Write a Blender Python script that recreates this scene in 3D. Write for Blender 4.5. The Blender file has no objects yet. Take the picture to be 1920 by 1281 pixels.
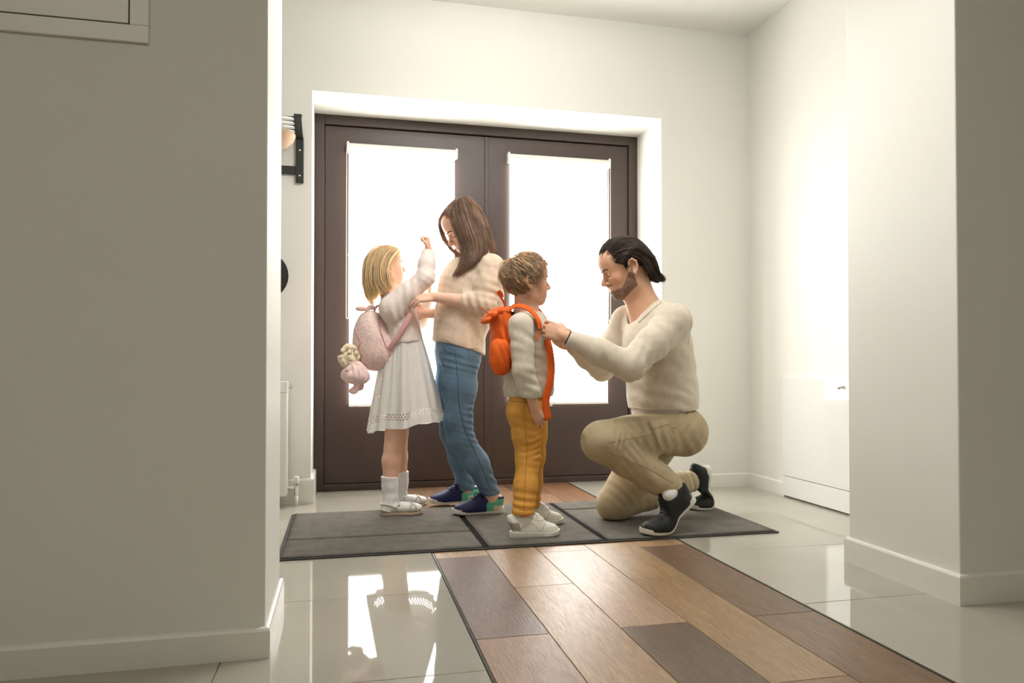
import bpy, bmesh, math, random
import numpy as np
from mathutils import Vector, Matrix
from mathutils.bvhtree import BVHTree

# ------------------------------------------------------------------ camera
FPX, PX, PY, EYE = 1377.54, 960.0, 666.27, 0.69
YAW, PITCH = math.radians(12.953), math.radians(0.853)
scene = bpy.context.scene
cam_data = bpy.data.cameras.new('camera')
cam = bpy.data.objects.new('camera', cam_data)
scene.collection.objects.link(cam)
cam_data.sensor_width = 36.0
cam_data.lens = FPX / 1920.0 * 36.0
cam_data.shift_y = (PY - 640.5) / 1920.0
cam_data.clip_start = 0.02
cam.location = (0, 0, EYE)
cam.rotation_euler = (math.pi / 2 + PITCH, 0, -YAW)
scene.camera = cam

# ------------------------------------------------------------------ light and exposure
BLIND_LIGHT = 5.6          # daylight glowing through the roller blinds
PENDANT_FILL = 9.6           # unseen pendant lamp added to light the figures' near sides
HALL_FILL = 1.9           # unseen hall ceiling lamps, added behind the camera for fill
scene.view_settings.view_transform = 'Standard'
scene.view_settings.look = 'None'
scene.view_settings.gamma = 1.0
scene.view_settings.use_curve_mapping = False
scene.view_settings.exposure = 0.88
scene.cycles.max_bounces = 5; scene.cycles.diffuse_bounces = 3; scene.cycles.glossy_bounces = 3
scene.cycles.transmission_bounces = 4; scene.cycles.transparent_max_bounces = 6
scene.cycles.caustics_reflective = False; scene.cycles.caustics_refractive = False
scene.cycles.use_adaptive_sampling = True; scene.cycles.adaptive_threshold = 0.03; scene.cycles.use_light_tree = False
world = bpy.data.worlds.new('sky'); scene.world = world
world.use_nodes = True
_n = world.node_tree.nodes
_sky = _n.new('ShaderNodeTexSky'); _sky.sky_type = 'NISHITA'; _sky.sun_disc = False; _sky.sun_elevation = math.radians(40)
world.node_tree.links.new(_sky.outputs[0], _n['Background'].inputs[0])
_n['Background'].inputs[1].default_value = 0.25

# ------------------------------------------------------------------ helpers
COL = scene.collection
rng = random.Random(7)
nrg = np.random.default_rng(5)

_fw = Vector((math.sin(YAW) * math.cos(PITCH), math.cos(YAW) * math.cos(PITCH), math.sin(PITCH)))
_rt = Vector((math.cos(YAW), -math.sin(YAW), 0)); _up = _rt.cross(_fw)

def P(u, v, y):
    """world point at distance y (door direction) seen at photo position u, v"""
    d = _fw + _rt * ((u - PX) / FPX) + _up * ((PY - v) / FPX)
    return Vector((0, 0, EYE)) + d * (y / d.y)

def V(*a): return Vector(a)

def tag(o, label=None, cat=None, group=None, kind=None):
    if label: o['label'] = label
    if cat: o['category'] = cat
    if group: o['group'] = group
    if kind: o['kind'] = kind
    return o

def empty(name, loc=(0, 0, 0), rot=(0, 0, 0), parent=None):
    o = bpy.data.objects.new(name, None); COL.objects.link(o)
    o.location = loc; o.rotation_euler = rot; o.parent = parent
    o.empty_display_size = 0.05
    return o

def link(name, me, mat=None, parent=None, smooth=False):
    o = bpy.data.objects.new(name, me); COL.objects.link(o)
    if mat is not None: me.materials.append(mat)
    if parent is not None:
        o.parent = parent
        o.matrix_parent_inverse = parent.matrix_basis.inverted()   # geometry is given in world space
    if smooth: me.polygons.foreach_set('use_smooth', np.ones(len(me.polygons), bool))
    return o

def obj(name, bm, mat, parent=None, smooth=False, angle=None):
    me = bpy.data.meshes.new(name)
    bmesh.ops.recalc_face_normals(bm, faces=bm.faces)
    bm.to_mesh(me); bm.free()
    o = link(name, me, mat, parent, smooth)
    if angle is not None and smooth:
        me.set_sharp_from_angle(angle=math.radians(angle))
    return o

def box(bm, x0, x1, y0, y1, z0, z1, bev=0.0, M=None, seg=1):
    vs = [bm.verts.new(v) for v in ((x0,y0,z0),(x1,y0,z0),(x1,y1,z0),(x0,y1,z0),(x0,y0,z1),(x1,y0,z1),(x1,y1,z1),(x0,y1,z1))]
    fs = [bm.faces.new([vs[i] for i in f]) for f in ((3,2,1,0),(4,5,6,7),(0,1,5,4),(1,2,6,5),(2,3,7,6),(3,0,4,7))]
    if bev:
        es = list({e for f in fs for e in f.edges})
        r = bmesh.ops.bevel(bm, geom=es, offset=bev, segments=seg, affect='EDGES', profile=0.5)
        vs = list({v for f in r['faces'] for v in f.verts})
    if M is not None:
        bmesh.ops.transform(bm, matrix=M, verts=vs)
    return bm

def BX(*a, **k): return box(bmesh.new(), *a, **k)

def prism(bm, pts, axis, a, b):
    """extrude a 2-D outline along an axis (0,1,2) from a to b"""
    def mk(p, t):
        c = list(p); c.insert(axis, t); return bm.verts.new(c)
    lo = [mk(p, a) for p in pts]; hi = [mk(p, b) for p in pts]
    n = len(pts)
    bm.faces.new(lo); bm.faces.new(hi[::-1])
    for i in range(n): bm.faces.new((lo[i], hi[i], hi[(i+1) % n], lo[(i+1) % n]))
    return bm

def frames(pts, up=None):
    pts = [Vector(p) for p in pts]; out = []
    n0 = None
    for i, p in enumerate(pts):
        t = (pts[min(i+1, len(pts)-1)] - pts[max(i-1, 0)])
        t = t.normalized() if t.length > 1e-9 else Vector((0, 0, 1))
        if n0 is None:
            a = Vector(up) if up is not None else (Vector((0, 0, 1)) if abs(t.z) < 0.9 else Vector((1, 0, 0)))
            n0 = (a - t * a.dot(t)).normalized()
        else:
            n0 = n0 - t * n0.dot(t)
            n0 = n0.normalized() if n0.length > 1e-9 else t.orthogonal().normalized()
        out.append((p, t, n0, t.cross(n0)))
    return out

def tube(bm, pts, r, sides=8, cap=True, flat=1.0, up=None, closed=False):
    """round or flattened tube along a polyline; r is a number or one per point"""
    rs = r if isinstance(r, (list, tuple)) else [r] * len(pts)
    rings = []
    for (p, t, n, b), q in zip(frames(pts, up), rs):
        rings.append([bm.verts.new(p + n * (q * flat * math.cos(2*math.pi*k/sides)) + b * (q * math.sin(2*math.pi*k/sides))) for k in range(sides)])
    m = len(rings)
    for i in range(m if closed else m - 1):
        A, B = rings[i], rings[(i+1) % m]
        for k in range(sides):
            bm.faces.new((A[k], A[(k+1) % sides], B[(k+1) % sides], B[k]))
    if cap and not closed:
        bm.faces.new(rings[0][::-1]); bm.faces.new(rings[-1])
    return bm

def lathe(bm, prof, c=(0, 0, 0), seg=16, M=None):
    rings = []
    for r, z in prof:
        rings.append([bm.verts.new((c[0]+r*math.cos(2*math.pi*k/seg), c[1]+r*math.sin(2*math.pi*k/seg), c[2]+z)) for k in range(seg)])
    for A, B in zip(rings, rings[1:]):
        for k in range(seg): bm.faces.new((A[k], A[(k+1) % seg], B[(k+1) % seg], B[k]))
    bm.faces.new(rings[0][::-1]); bm.faces.new(rings[-1])
    if M is not None: bmesh.ops.transform(bm, matrix=M, verts=[v for r in rings for v in r])
    return bm

def smoothline(pts, n=6):
    """Catmull-Rom through points"""
    pts = [Vector(p) for p in pts]; out = []
    q = [pts[0]*2-pts[1]] + pts + [pts[-1]*2-pts[-2]]
    for i in range(1, len(q)-2):
        for k in range(n):
            t = k/n
            out.append(0.5*((2*q[i])+(q[i+1]-q[i-1])*t+(2*q[i-1]-5*q[i]+4*q[i+1]-q[i+2])*t*t+(3*q[i]-q[i-1]-3*q[i+1]+q[i+2])*t**3))
    out.append(pts[-1])
    return out

# ------------------------------------------------------------------ materials
def rgb(r, g, b):
    f = lambda c: (c/255/12.92 if c/255 <= 0.04045 else ((c/255+0.055)/1.055)**2.4)
    return (f(r), f(g), f(b), 1)

class NT:
    def __init__(s, name):
        s.m = bpy.data.materials.new(name); s.m.use_nodes = True
        s.t = s.m.node_tree; s.b = s.t.nodes['Principled BSDF']
    def n(s, kind, **kw):
        x = s.t.nodes.new('ShaderNode' + kind)
        for k, v in kw.items():
            if k in x.inputs: x.inputs[k].default_value = v
            else: setattr(x, k, v)
        return x
    def l(s, a, b): s.t.links.new(a, b)
    def coord(s, out='Object', scale=(1, 1, 1), rot=(0, 0, 0)):
        c = s.n('TexCoord'); m = s.n('Mapping'); s.l(c.outputs[out], m.inputs[0])
        m.inputs['Scale'].default_value = scale; m.inputs['Rotation'].default_value = rot
        return m.outputs[0]
    def noise(s, vec, scale, detail=3, rough=.5, dist=0):
        x = s.n('TexNoise'); s.l(vec, x.inputs['Vector'])
        x.inputs['Scale'].default_value = scale; x.inputs['Detail'].default_value = detail
        x.inputs['Roughness'].default_value = rough; x.inputs['Distortion'].default_value = dist
        return x.outputs['Fac']
    def ramp(s, fac, stops):
        r = s.n('ValToRGB'); s.l(fac, r.inputs[0])
        e = r.color_ramp.elements
        while len(e) < len(stops): e.new(0.5)
        for x, (p, c) in zip(e, stops): x.position = p; x.color = c
        return r.outputs[0]
    def mix(s, a, b, fac, mode='MIX'):
        x = s.n('Mix', data_type='RGBA', blend_type=mode)
        for v, i in ((fac, 0), (a, 6), (b, 7)):
            if hasattr(v, 'is_linked') or isinstance(v, bpy.types.NodeSocket): s.l(v, x.inputs[i])
            else: x.inputs[i].default_value = v
        return x.outputs[2]
    def math(s, op, a, b=0.0):
        x = s.n('Math', operation=op)
        for v, i in ((a, 0), (b, 1)):
            if isinstance(v, bpy.types.NodeSocket): s.l(v, x.inputs[i])
            else: x.inputs[i].default_value = v
        return x.outputs[0]
    def bump(s, h, strength=.2, dist=.002):
        x = s.n('Bump'); s.l(h, x.inputs['Height']); x.inputs['Strength'].default_value = strength; x.inputs['Distance'].default_value = dist
        s.l(x.outputs[0], s.b.inputs['Normal']); return x
    def set(s, **kw):
        for k, v in kw.items():
            k = k.replace('_', ' ')
            if isinstance(v, bpy.types.NodeSocket): s.l(v, s.b.inputs[k])
            else: s.b.inputs[k].default_value = v
        return s

def plain(name, col, rough=.5, metal=0, spec=.5, var=.06, scale=30, bump=0, bscale=200, sheen=0, coat=0):
    t = NT(name); vec = t.coord()
    f = t.noise(vec, scale)
    c1 = tuple(min(1, c*(1+var)) for c in col[:3])+(1,); c0 = tuple(c*(1-var) for c in col[:3])+(1,)
    t.set(Base_Color=t.ramp(f, [(.3, c0), (.7, c1)]), Roughness=rough, Metallic=metal)
    t.b.inputs['Specular IOR Level'].default_value = spec
    if bump: t.bump(t.noise(vec, bscale, 2), bump, .001)
    if sheen: t.b.inputs['Sheen Weight'].default_value = sheen
    if coat: t.b.inputs['Coat Weight'].default_value = coat
    return t.m

MAT = {}
def wallmat(name, col, bump=.05):
    t = NT(name); vec = t.coord()
    f = t.noise(vec, 1.3, 4)
    c1 = tuple(min(1, c*1.015) for c in col[:3])+(1,); c0 = tuple(c*.985 for c in col[:3])+(1,)
    t.set(Base_Color=t.ramp(f, [(.3, c0), (.7, c1)]), Roughness=.55)
    t.b.inputs['Specular IOR Level'].default_value = .3
    if bump: t.bump(t.noise(vec, 160, 1), bump, .002)
    return t.m
MAT['wall'] = wallmat('wall paint', (.83, .82, .76, 1), 0)
MAT['ceiling'] = wallmat('ceiling paint', (.86, .855, .81, 1), 0)
MAT['skirting'] = plain('white skirting lacquer', (.84, .825, .76, 1), .3, var=.01)
MAT['lacquer'] = plain('white gloss lacquer', (.80, .81, .77, 1), .06, var=.005, spec=.6)
MAT['radiator'] = plain('radiator enamel', (.84, .83, .77, 1), .3, var=.01)

t = NT('brown door lacquer'); vec = t.coord(scale=(1, 1, .12))
MAT['door'] = t.set(Base_Color=t.ramp(t.noise(vec, 60, 4), [(.3, (.040, .020, .0145, 1)), (.7, (.048, .025, .018, 1))]), Roughness=.42).m
t.b.inputs['Specular IOR Level'].default_value = .7
t.bump(t.noise(t.coord(), 320, 2), .08, .001)

def tilemat():
    t = NT('polished cream tile'); vec = t.coord('Object')
    i = t.n('ObjectInfo')
    c = t.ramp(t.noise(vec, 3, 4), [(.3, (.43, .40, .335, 1)), (.7, (.46, .43, .365, 1))])
    h = t.n('HueSaturation'); t.l(c, h.inputs['Color'])
    v = t.math('MULTIPLY_ADD', i.outputs['Random'], .05); v.node.inputs[2].default_value = .975
    t.l(v, h.inputs['Value'])
    t.set(Base_Color=h.outputs[0], Roughness=.03)
    t.b.inputs['IOR'].default_value = 1.55
    return t.m
MAT['tile'] = tilemat()
MAT['grout'] = plain('grout', (.33, .30, .24, 1), .8)
MAT['dark_trim'] = plain('dark bronze floor trim', (.05, .045, .035, 1), .35, metal=.6)

def woodmat():
    t = NT('oak plank'); i = t.n('ObjectInfo')
    c = t.n('TexCoord'); a = t.n('VectorMath', operation='ADD'); t.l(c.outputs['Object'], a.inputs[0])
    sc = t.n('VectorMath', operation='SCALE'); t.l(i.outputs['Location'], sc.inputs[0]); sc.inputs['Scale'].default_value = 7.3
    t.l(sc.outputs[0], a.inputs[1])
    def mp(s):
        m = t.n('Mapping'); t.l(a.outputs[0], m.inputs[0]); m.inputs['Scale'].default_value = s; return m.outputs[0]
    fine = t.noise(mp((120, 7, 1)), 2.4, 6, .7, .5)
    broad = t.noise(mp((14, 1.6, 1)), 1.6, 3, .5, 1.2)
    grain = t.ramp(fine, [(.34, (.62, .60, .58, 1)), (.60, (1.10, 1.10, 1.10, 1))])
    cloud = t.ramp(broad, [(.3, (.82, .80, .78, 1)), (.7, (1.12, 1.1, 1.08, 1))])
    col = t.mix(t.mix(i.outputs['Color'], grain, .8, 'MULTIPLY'), cloud, .8, 'MULTIPLY')
    t.set(Base_Color=col, Roughness=t.ramp(fine, [(.3, (.42,)*3+(1,)), (.7, (.27,)*3+(1,))]))
    t.b.inputs['Specular IOR Level'].default_value = .5
    t.bump(fine, .5, .0014)
    return t.m
MAT['wood'] = woodmat()

def carpetmat(name, c0, c1):
    t = NT(name); vec = t.coord()
    f = t.noise(vec, 420, 3, .7); g = t.noise(vec, 18, 3)
    t.set(Base_Color=t.mix(t.ramp(f, [(.3, c0), (.72, c1)]), t.ramp(g, [(.3, (.86,)*3+(1,)), (.7, (1.1,)*3+(1,))]), 1, 'MULTIPLY'), Roughness=.95)
    t.b.inputs['Specular IOR Level'].default_value = .1
    t.bump(f, .6, .004)
    return t.m
MAT['carpet'] = carpetmat('grey mat pile', (.076, .068, .058, 1), (.275, .252, .220, 1))
MAT['groove'] = carpetmat('black rubber groove', (.008, .008, .009, 1), (.022, .021, .022, 1))
MAT['rubber'] = plain('grey rubber edge', (.045, .042, .037, 1), .7)
MAT['steel'] = plain('brushed steel', (.62, .60, .56, 1), .25, metal=1)
MAT['chrome'] = plain('chrome', (.75, .74, .72, 1), .12, metal=1, var=.01)
MAT['black_metal'] = plain('black metal', (.022, .026, .022, 1), .4)
MAT['white_plastic'] = plain('white plastic', (.82, .80, .75, 1), .35, var=.01)
MAT['black_felt'] = plain('black felt', (.012, .012, .013, 1), .9)
MAT['straw'] = plain('beige felt', (.52, .36, .24, 1), .8, bump=.3)

def blindmat():
    t = NT('blind fabric lit by daylight'); vec = t.coord()
    w = t.ramp(t.noise(vec, 900, 2), [(.2, (.96, .96, .95, 1)), (.8, (1, 1, 1, 1))])
    t.set(Base_Color=(.85, .84, .8, 1), Roughness=.8, Emission_Color=t.mix(w, (1, .985, .955, 1), 1.0, 'MULTIPLY'), Emission_Strength=BLIND_LIGHT)
    return t.m
MAT['blind'] = blindmat()
t = NT('fill light diffuser'); MAT['lamp'] = t.set(Base_Color=(.9, .9, .88, 1), Emission_Color=(1, .98, .945, 1), Emission_Strength=PENDANT_FILL).m
t = NT('hall fill light diffuser'); MAT['hall_fill'] = t.set(Base_Color=(.9, .9, .88, 1), Emission_Color=(1, .94, .81, 1), Emission_Strength=HALL_FILL).m
t = NT('door glass'); MAT['glass'] = t.set(Base_Color=(1, 1, 1, 1), Roughness=.02, Transmission_Weight=1).m
# ------------------------------------------------------------------ the setting
ZC = 2.62                      # ceiling
XF0, XF1 = -0.157, 1.751       # door recess sides
YD, YW = 4.222, 3.845          # door plane, inner face of the entrance wall
XR = 2.300                     # right wall of the entrance
def struct(o, label=None):
    o['kind'] = 'structure'
    if label: o['label'] = label
    return o

bm = bmesh.new()
box(bm, -2.2, XF0, YW, YD+.25, 0, ZC)
box(bm, XF1, XR+.2, YW, YD+.25, 0, ZC)
box(bm, XF0, XF1, YW, YD+.25, 2.092, ZC)
struct(obj('wall_front', bm, MAT['wall']), 'off-white entrance wall around the recessed double door')
struct(obj('wall_right', BX(XR, XR+.2, 2.0, YW, 0, ZC), MAT['wall']), 'white side wall of the entrance on the right')
struct(obj('wall_left', BX(-2.2, -2.0, 2.0, YW, 0, ZC), MAT['wall']), 'white side wall of the entrance, hidden behind the left pier')
struct(obj('wall_left_pier', BX(-3.2, -.178, 1.842, 2.245, 0, ZC, bev=.004, seg=2), MAT['wall']), 'thick shaded wall end filling the left of the picture')
struct(obj('wall_right_pier', BX(1.742, 4.2, 1.79, 2.268, 0, ZC, bev=.004, seg=2), MAT['wall']), 'white wall end with bright side at the right of the picture')
struct(obj('wall_hall_left', BX(-3.4, -3.2, -3.2, 2.245, 0, ZC), MAT['wall']), 'left wall of the hall')
struct(obj('wall_hall_right', BX(4.2, 4.4, -3.2, 2.268, 0, ZC), MAT['wall']), 'right wall of the hall')
struct(obj('wall_rear', BX(-3.4, 4.4, -3.4, -3.2, 0, ZC), MAT['wall']), 'rear wall of the hall')
struct(obj('ceiling', BX(-3.4, 4.4, -3.4, YD+.25, ZC, ZC+.15), MAT['ceiling']), 'plain white ceiling')

# floor: grout bed, single polished tiles, single oak planks, dark trims
floor = struct(obj('floor', BX(-3.4, 4.4, -3.4, YD+.25, -.06, -.0035), MAT['grout']), 'cream tiled floor with a strip of oak planks')
SX0, SX1 = .3205, 1.3055       # plank strip
def tiles(xs, ys, x_clip, y_clip):
    g = .0013
    for x0, x1 in zip(xs, xs[1:]):
        for y0, y1 in zip(ys, ys[1:]):
            a, b = max(x0+g, x_clip[0]), min(x1-g, x_clip[1]); c, d = max(y0+g, y_clip[0]), min(y1-g, y_clip[1])
            if b-a < .01 or d-c < .01: continue
            cx, cy = (a+b)/2, (c+d)/2
            o = obj('tile', BX(a-cx, b-cx, c-cy, d-cy, -.012, 0, bev=.0008), MAT['tile'])
            o.location = (cx, cy, 0); o.parent = floor
TS = .603
tiles([-3.2+TS*0] + [-.277-TS*k for k in range(4, -1, -1)] + [SX0], [1.648-TS*8+TS*k for k in range(13)], (-3.19, SX0-.0005), (-3.19, YD))
tiles([SX1, 1.983] + [1.983+TS*k for k in range(1, 4)] + [4.2], [1.900-TS*9+TS*k for k in range(14)], (SX1+.0005, 4.19), (-3.19, YD))
px = [SX0+.0075+k*(SX1-SX0-.015)/5 for k in range(6)]
tone = {  # photo colours of single planks, by column and row
 (0,1):(150,118,92),(0,2):(112,88,74),(0,3):(176,146,118),(0,4):(150,122,96),
 (1,1):(172,142,112),(1,2):(178,150,122),(1,3):(172,140,108),(1,4):(160,128,98),
 (2,1):(108,88,70),(2,2):(182,152,126),(2,3):(176,144,118),(2,4):(150,118,92),
 (3,1):(168,138,104),(3,2):(172,142,106),(3,3):(150,118,92),(3,4):(126,98,78),
 (4,1):(132,104,78),(4,2):(122,96,74),(4,3):(176,144,110),(4,4):(142,106,80)}
PLK = .7995
prn = random.Random(3)
for cidx in range(5):
    off = 1.837 if cidx % 2 == 0 else 2.240
    for r in range(-4, 5):
        y0, y1 = off + (r-2)*PLK, off + (r-1)*PLK
        y1 = min(y1, YD); y0 = max(y0, -3.19)
        if y1-y0 < .02: continue
        g = .0009; cx, cy = (px[cidx]+px[cidx+1])/2, (y0+y1)/2
        w, l = (px[cidx+1]-px[cidx])/2-g, (y1-y0)/2-g
        o = obj('plank', BX(-w, w, -l, l, -.012, -.0002, bev=.0009), MAT['wood'])
        o.location = (cx, cy, 0); o.parent = floor
        c = tone.get((cidx, r), prn.choice([(150,118,92),(112,88,74),(176,146,118)]))
        m_ = sum(c)/3; o.color = rgb(*[min(255, (m_+(v-m_)*1.02)*.97) for v in c])
for x0 in (SX0, SX1-.0075):
    o = obj('floor_trim', BX(x0, x0+.0070, -3.19, YD, -.012, .0012, bev=.0006), MAT['dark_trim'], floor)

# skirting boards with a rounded top edge
def skirting(name, path, h=.075, d=.012, label=None):
    """path of floor points; the board lies on the left of the walking direction"""
    bm = bmesh.new()
    prof = [(0, 0), (d, 0), (d, h-.008), (d*.75, h-.0025), (d*.3, h), (0, h)]
    pts = [Vector((p[0], p[1], 0)) for p in path]; rings = []
    for i, p in enumerate(pts):
        a = (p-pts[i-1]).normalized() if i else (pts[1]-pts[0]).normalized()
        b = (pts[i+1]-p).normalized() if i < len(pts)-1 else a
        na, nb = Vector((-a.y, a.x, 0)), Vector((-b.y, b.x, 0))
        n = (na+nb); n = n / max(.3, n.dot(na))
        rings.append([bm.verts.new(p + n*q + Vector((0, 0, z))) for q, z in prof])
    for A, B in zip(rings, rings[1:]):
        for k in range(len(prof)): bm.faces.new((A[k], B[k], B[(k+1) % len(prof)], A[(k+1) % len(prof)]))
    bm.faces.new(rings[0]); bm.faces.new(rings[-1][::-1])
    return struct(obj(name, bm, MAT['skirting']), label)
skirting('baseboard_left', [(-3.19, 1.842), (-.178, 1.842), (-.178, 2.245), (-1.9, 2.245)][::-1], h=.072, label='white skirting round the left wall end')
skirting('baseboard_right', [(2.29, 2.268), (1.742, 2.268), (1.742, 1.79), (4.19, 1.79)][::-1], h=.088, label='white skirting round the right wall end')
skirting('baseboard_entrance_right', [(XR, 3.492), (XR, YW), (XF1, YW), (XF1, YD-.07)], h=.075, label='low white skirting in the far right corner')
skirting('baseboard_entrance_left', [(XF0, YD-.005), (XF0, YW), (-1.99, YW)], h=.125, d=.016, label='white skirting under the radiator')

# recessed double door
door = struct(empty('door_1', ((XF0+XF1)/2, YD, 0)), 'dark brown double entrance door with two glazed leaves')
bm = bmesh.new(); fw = .054
box(bm, XF0, XF0+fw, YD-.03, YD+.06, 0, 2.092, bev=.002)
box(bm, XF1-fw, XF1, YD-.03, YD+.06, 0, 2.092, bev=.002)
box(bm, XF0+fw, XF1-fw, YD-.03, YD+.06, 2.038, 2.092, bev=.002)
box(bm, XF0+fw, XF1-fw, YD-.03, YD+.06, -.003, .034, bev=.002)
box(bm, XF0+.01, XF0+fw+.02, YD+.041, YD+.06, 0, 2.09); box(bm, XF1-fw-.02, XF1-.01, YD+.041, YD+.06, 0, 2.09)
box(bm, XF0+.01, XF1-.01, YD+.041, YD+.06, 2.02, 2.09); box(bm, XF0+.01, XF1-.01, YD+.041, YD+.06, .0, .06)
box(bm, .79, .84, YD+.041, YD+.06, .03, 2.05)
obj('door_frame', bm, MAT['door'], door)
XM = .8155
for side, (a, b, ga, gb) in enumerate(((XF0+fw+.003, XM-.0015, .034, .620), (XM+.0015, XF1-fw-.003, .955, 1.545))):
    leaf = obj('door_leaf', BX(a, ga, YD-.012, YD+.04, .038, 2.033), MAT['door'], door)
    obj('stile', BX(gb, b, YD-.012, YD+.04, .038, 2.033), MAT['door'], leaf)
    obj('top_rail', BX(ga, gb, YD-.012, YD+.04, 1.925, 2.033), MAT['door'], leaf)
    obj('bottom_rail', BX(ga, gb, YD-.012, YD+.04, .038, .482), MAT['door'], leaf)
    obj('pane', BX(ga-.005, gb+.005, YD+.012, YD+.018, .478, 1.93), MAT['glass'], leaf)
obj('meeting_bead', BX(XM-.012, XM+.012, YD-.020, YD-.011, .038, 2.033, bev=.003, seg=2), MAT['door'], door)

# roller blinds
def blind(x0, x1, chain_x, label, tip):
    zt, zb, yb = 1.918, .474, YD-.040
    r = tag(empty('roller_blind', ((x0+x1)/2, yb, zb)), label, 'blind')
    cloth = bmesh.new(); n = 24
    prof = [(zb, .0), (zb+.012, .0), (zt-.05, .0), (zt-.004, .004)]
    lo = [[cloth.verts.new((x, yb+dy+e, z)) for z, dy in prof] for e in (0, .0012) for x in (x0, x1)]
    for A, B in ((lo[0], lo[1]), (lo[3], lo[2]), (lo[2], lo[0]), (lo[1], lo[3])):
        for k in range(3): cloth.faces.new((A[k], B[k], B[k+1], A[k+1]))
    obj('fabric', cloth, MAT['blind'], r)
    bm = tube(bmesh.new(), [(x0-.004, yb+.004, zt), (x1+.004, yb+.004, zt)], .019, 16)
    obj('roller_tube', bm, MAT['white_plastic'], r, True, 40)
    for xa, s in ((x0-.004, -1), (x1+.004, 1)):
        b = BX(xa if s > 0 else xa-.014, xa+.014 if s > 0 else xa, yb-.018, yb+.030, zt-.034, zt+.024, bev=.005, seg=2)
        obj('end_bracket', b, MAT['white_plastic'], r)
    obj('bottom_bar', BX(x0-.003, x1+.003, yb-.005, yb+.007, zb-.010, zb+.004, bev=.003, seg=2), MAT['white_plastic'], r)
    ch = bmesh.new()
    pts = []
    zl = .96
    for k in range(13):
        a = math.pi*k/12; pts.append((chain_x-.006*math.cos(a), yb-.010, zl-.006*math.sin(a)))
    pts = [(chain_x-.006, yb-.010, zt-.01)] + pts + [(chain_x+.006, yb-.010, zt-.01)]
    tube(ch, pts, .0021, 6)
    obj('chain', ch, MAT['white_plastic'], r, True)
    obj('chain_joint', BX(chain_x+.002, chain_x+.011, yb-.014, yb-.006, 1.30, 1.315, bev=.002), MAT['white_plastic'], r)
    if tip:
        bm = bmesh.new()
        for k in range(5): bmesh.ops.create_icosphere(bm, subdivisions=1, radius=.004, matrix=Matrix.Translation((x0+.225+.006*k, yb-.006, zb-.014-.003*(k % 2))))
        obj('weight_clip', bm, MAT['white_plastic'], r)
    return r
blind(.034, .622, .022, 'sunlit white roller blind behind the woman and girl', False)
blind(.953, 1.553, 1.563, 'sunlit white roller blind between the boy and the kneeling man', True)

# pendant lamp added out of view above the opening, as fill for the figures
lamp = tag(empty('added_pendant_light', (.70, 2.39, 2.18)), 'long white box pendant lamp added as fill light, out of view above the entrance opening', 'lamp')
obj('shade', BX(.30, 1.10, 2.18, 2.60, 2.22, 2.40, bev=.02, seg=3), MAT['lamp'], lamp, True, 40)
obj('lamp_frame', BX(.28, 1.12, 2.16, 2.62, 2.40, 2.425, bev=.006), MAT['white_plastic'], lamp)
for x in (.45, .95): obj('cord', tube(bmesh.new(), [(x, 2.39, 2.42), (x, 2.39, ZC-.02)], .003, 8), MAT['black_metal'], lamp, True)
for x in (.285, 1.105): obj('end_plate', BX(x, x+.010, 2.16, 2.62, 2.18, 2.41, bev=.003), MAT['white_plastic'], lamp)  # opaque plates added to keep the fill off the side walls
obj('ceiling_rose', BX(.40, 1.00, 2.34, 2.44, ZC-.025, ZC, bev=.004), MAT['white_plastic'], lamp)
for x in (-1.2, 1.2):  # pair of lamps added to brighten the hall walls and the figures' fronts
    hl = tag(empty('added_hall_light', (x, -.6, ZC)), 'flat fill lamp added on the hall ceiling, ' + ('left' if x < 0 else 'right') + ' of the pair behind the camera', 'lamp')
    obj('lamp_frame', BX(x-.62, x+.62, -1.12, -.08, ZC-.045, ZC, bev=.006), MAT['white_plastic'], hl)
    obj('diffuser', BX(x-.6, x+.6, -1.1, -.1, ZC-.050, ZC-.040, bev=.003), MAT['hall_fill'], hl)

# gloss service cupboard in the right wall
cup = tag(empty('wall_cupboard', (XR, 3.1, 0)), 'low glossy white cupboard set in the right wall', 'cupboard')
obj('carcass', BX(XR-.012, XR, 2.30, 3.488, .006, .628), MAT['skirting'], cup)
dr = obj('cupboard_door', BX(XR-.024, XR-.010, 2.30, 3.488, .113, .627, bev=.0015), MAT['lacquer'], cup)
kb = lathe(bmesh.new(), [(.004, 0), (.005, .006), (.010, .010), (.0115, .015), (.009, .020), (.003, .022)], seg=20, M=Matrix.Translation((XR-.024, 3.006, .592)) @ Matrix.Rotation(-math.pi/2, 4, 'Y'))
obj('knob', kb, MAT['chrome'], dr, True, 40)
obj('kick_board', BX(XR-.024, XR-.010, 2.30, 3.488, .008, .110, bev=.0015), MAT['lacquer'], cup)

# access hatch on the left pier
hz, hx = 1.437, -.4415
hatch = tag(empty('service_hatch', (hx-.3, 1.842, hz)), 'recessed service hatch with a flat frame high on the shaded left wall', 'hatch')
bm = bmesh.new()
box(bm, hx-.62, hx, 1.834, 1.842, hz, hz+.040, bev=.0015); box(bm, hx-.62, hx, 1.834, 1.842, hz+.66, hz+.70, bev=.0015)
box(bm, hx-.040, hx, 1.834, 1.842, hz+.040, hz+.66, bev=.0015); box(bm, hx-.62, hx-.58, 1.834, 1.842, hz+.040, hz+.66, bev=.0015)
obj('hatch_frame', bm, MAT['skirting'], hatch)
obj('hatch_gap', BX(hx-.58, hx-.040, 1.8405, 1.842, hz+.040, hz+.66), MAT['black_metal'], hatch)
obj('hatch_door', BX(hx-.577, hx-.0435, 1.836, 1.8412, hz+.0435, hz+.657, bev=.001), MAT['skirting'], hatch)

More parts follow.
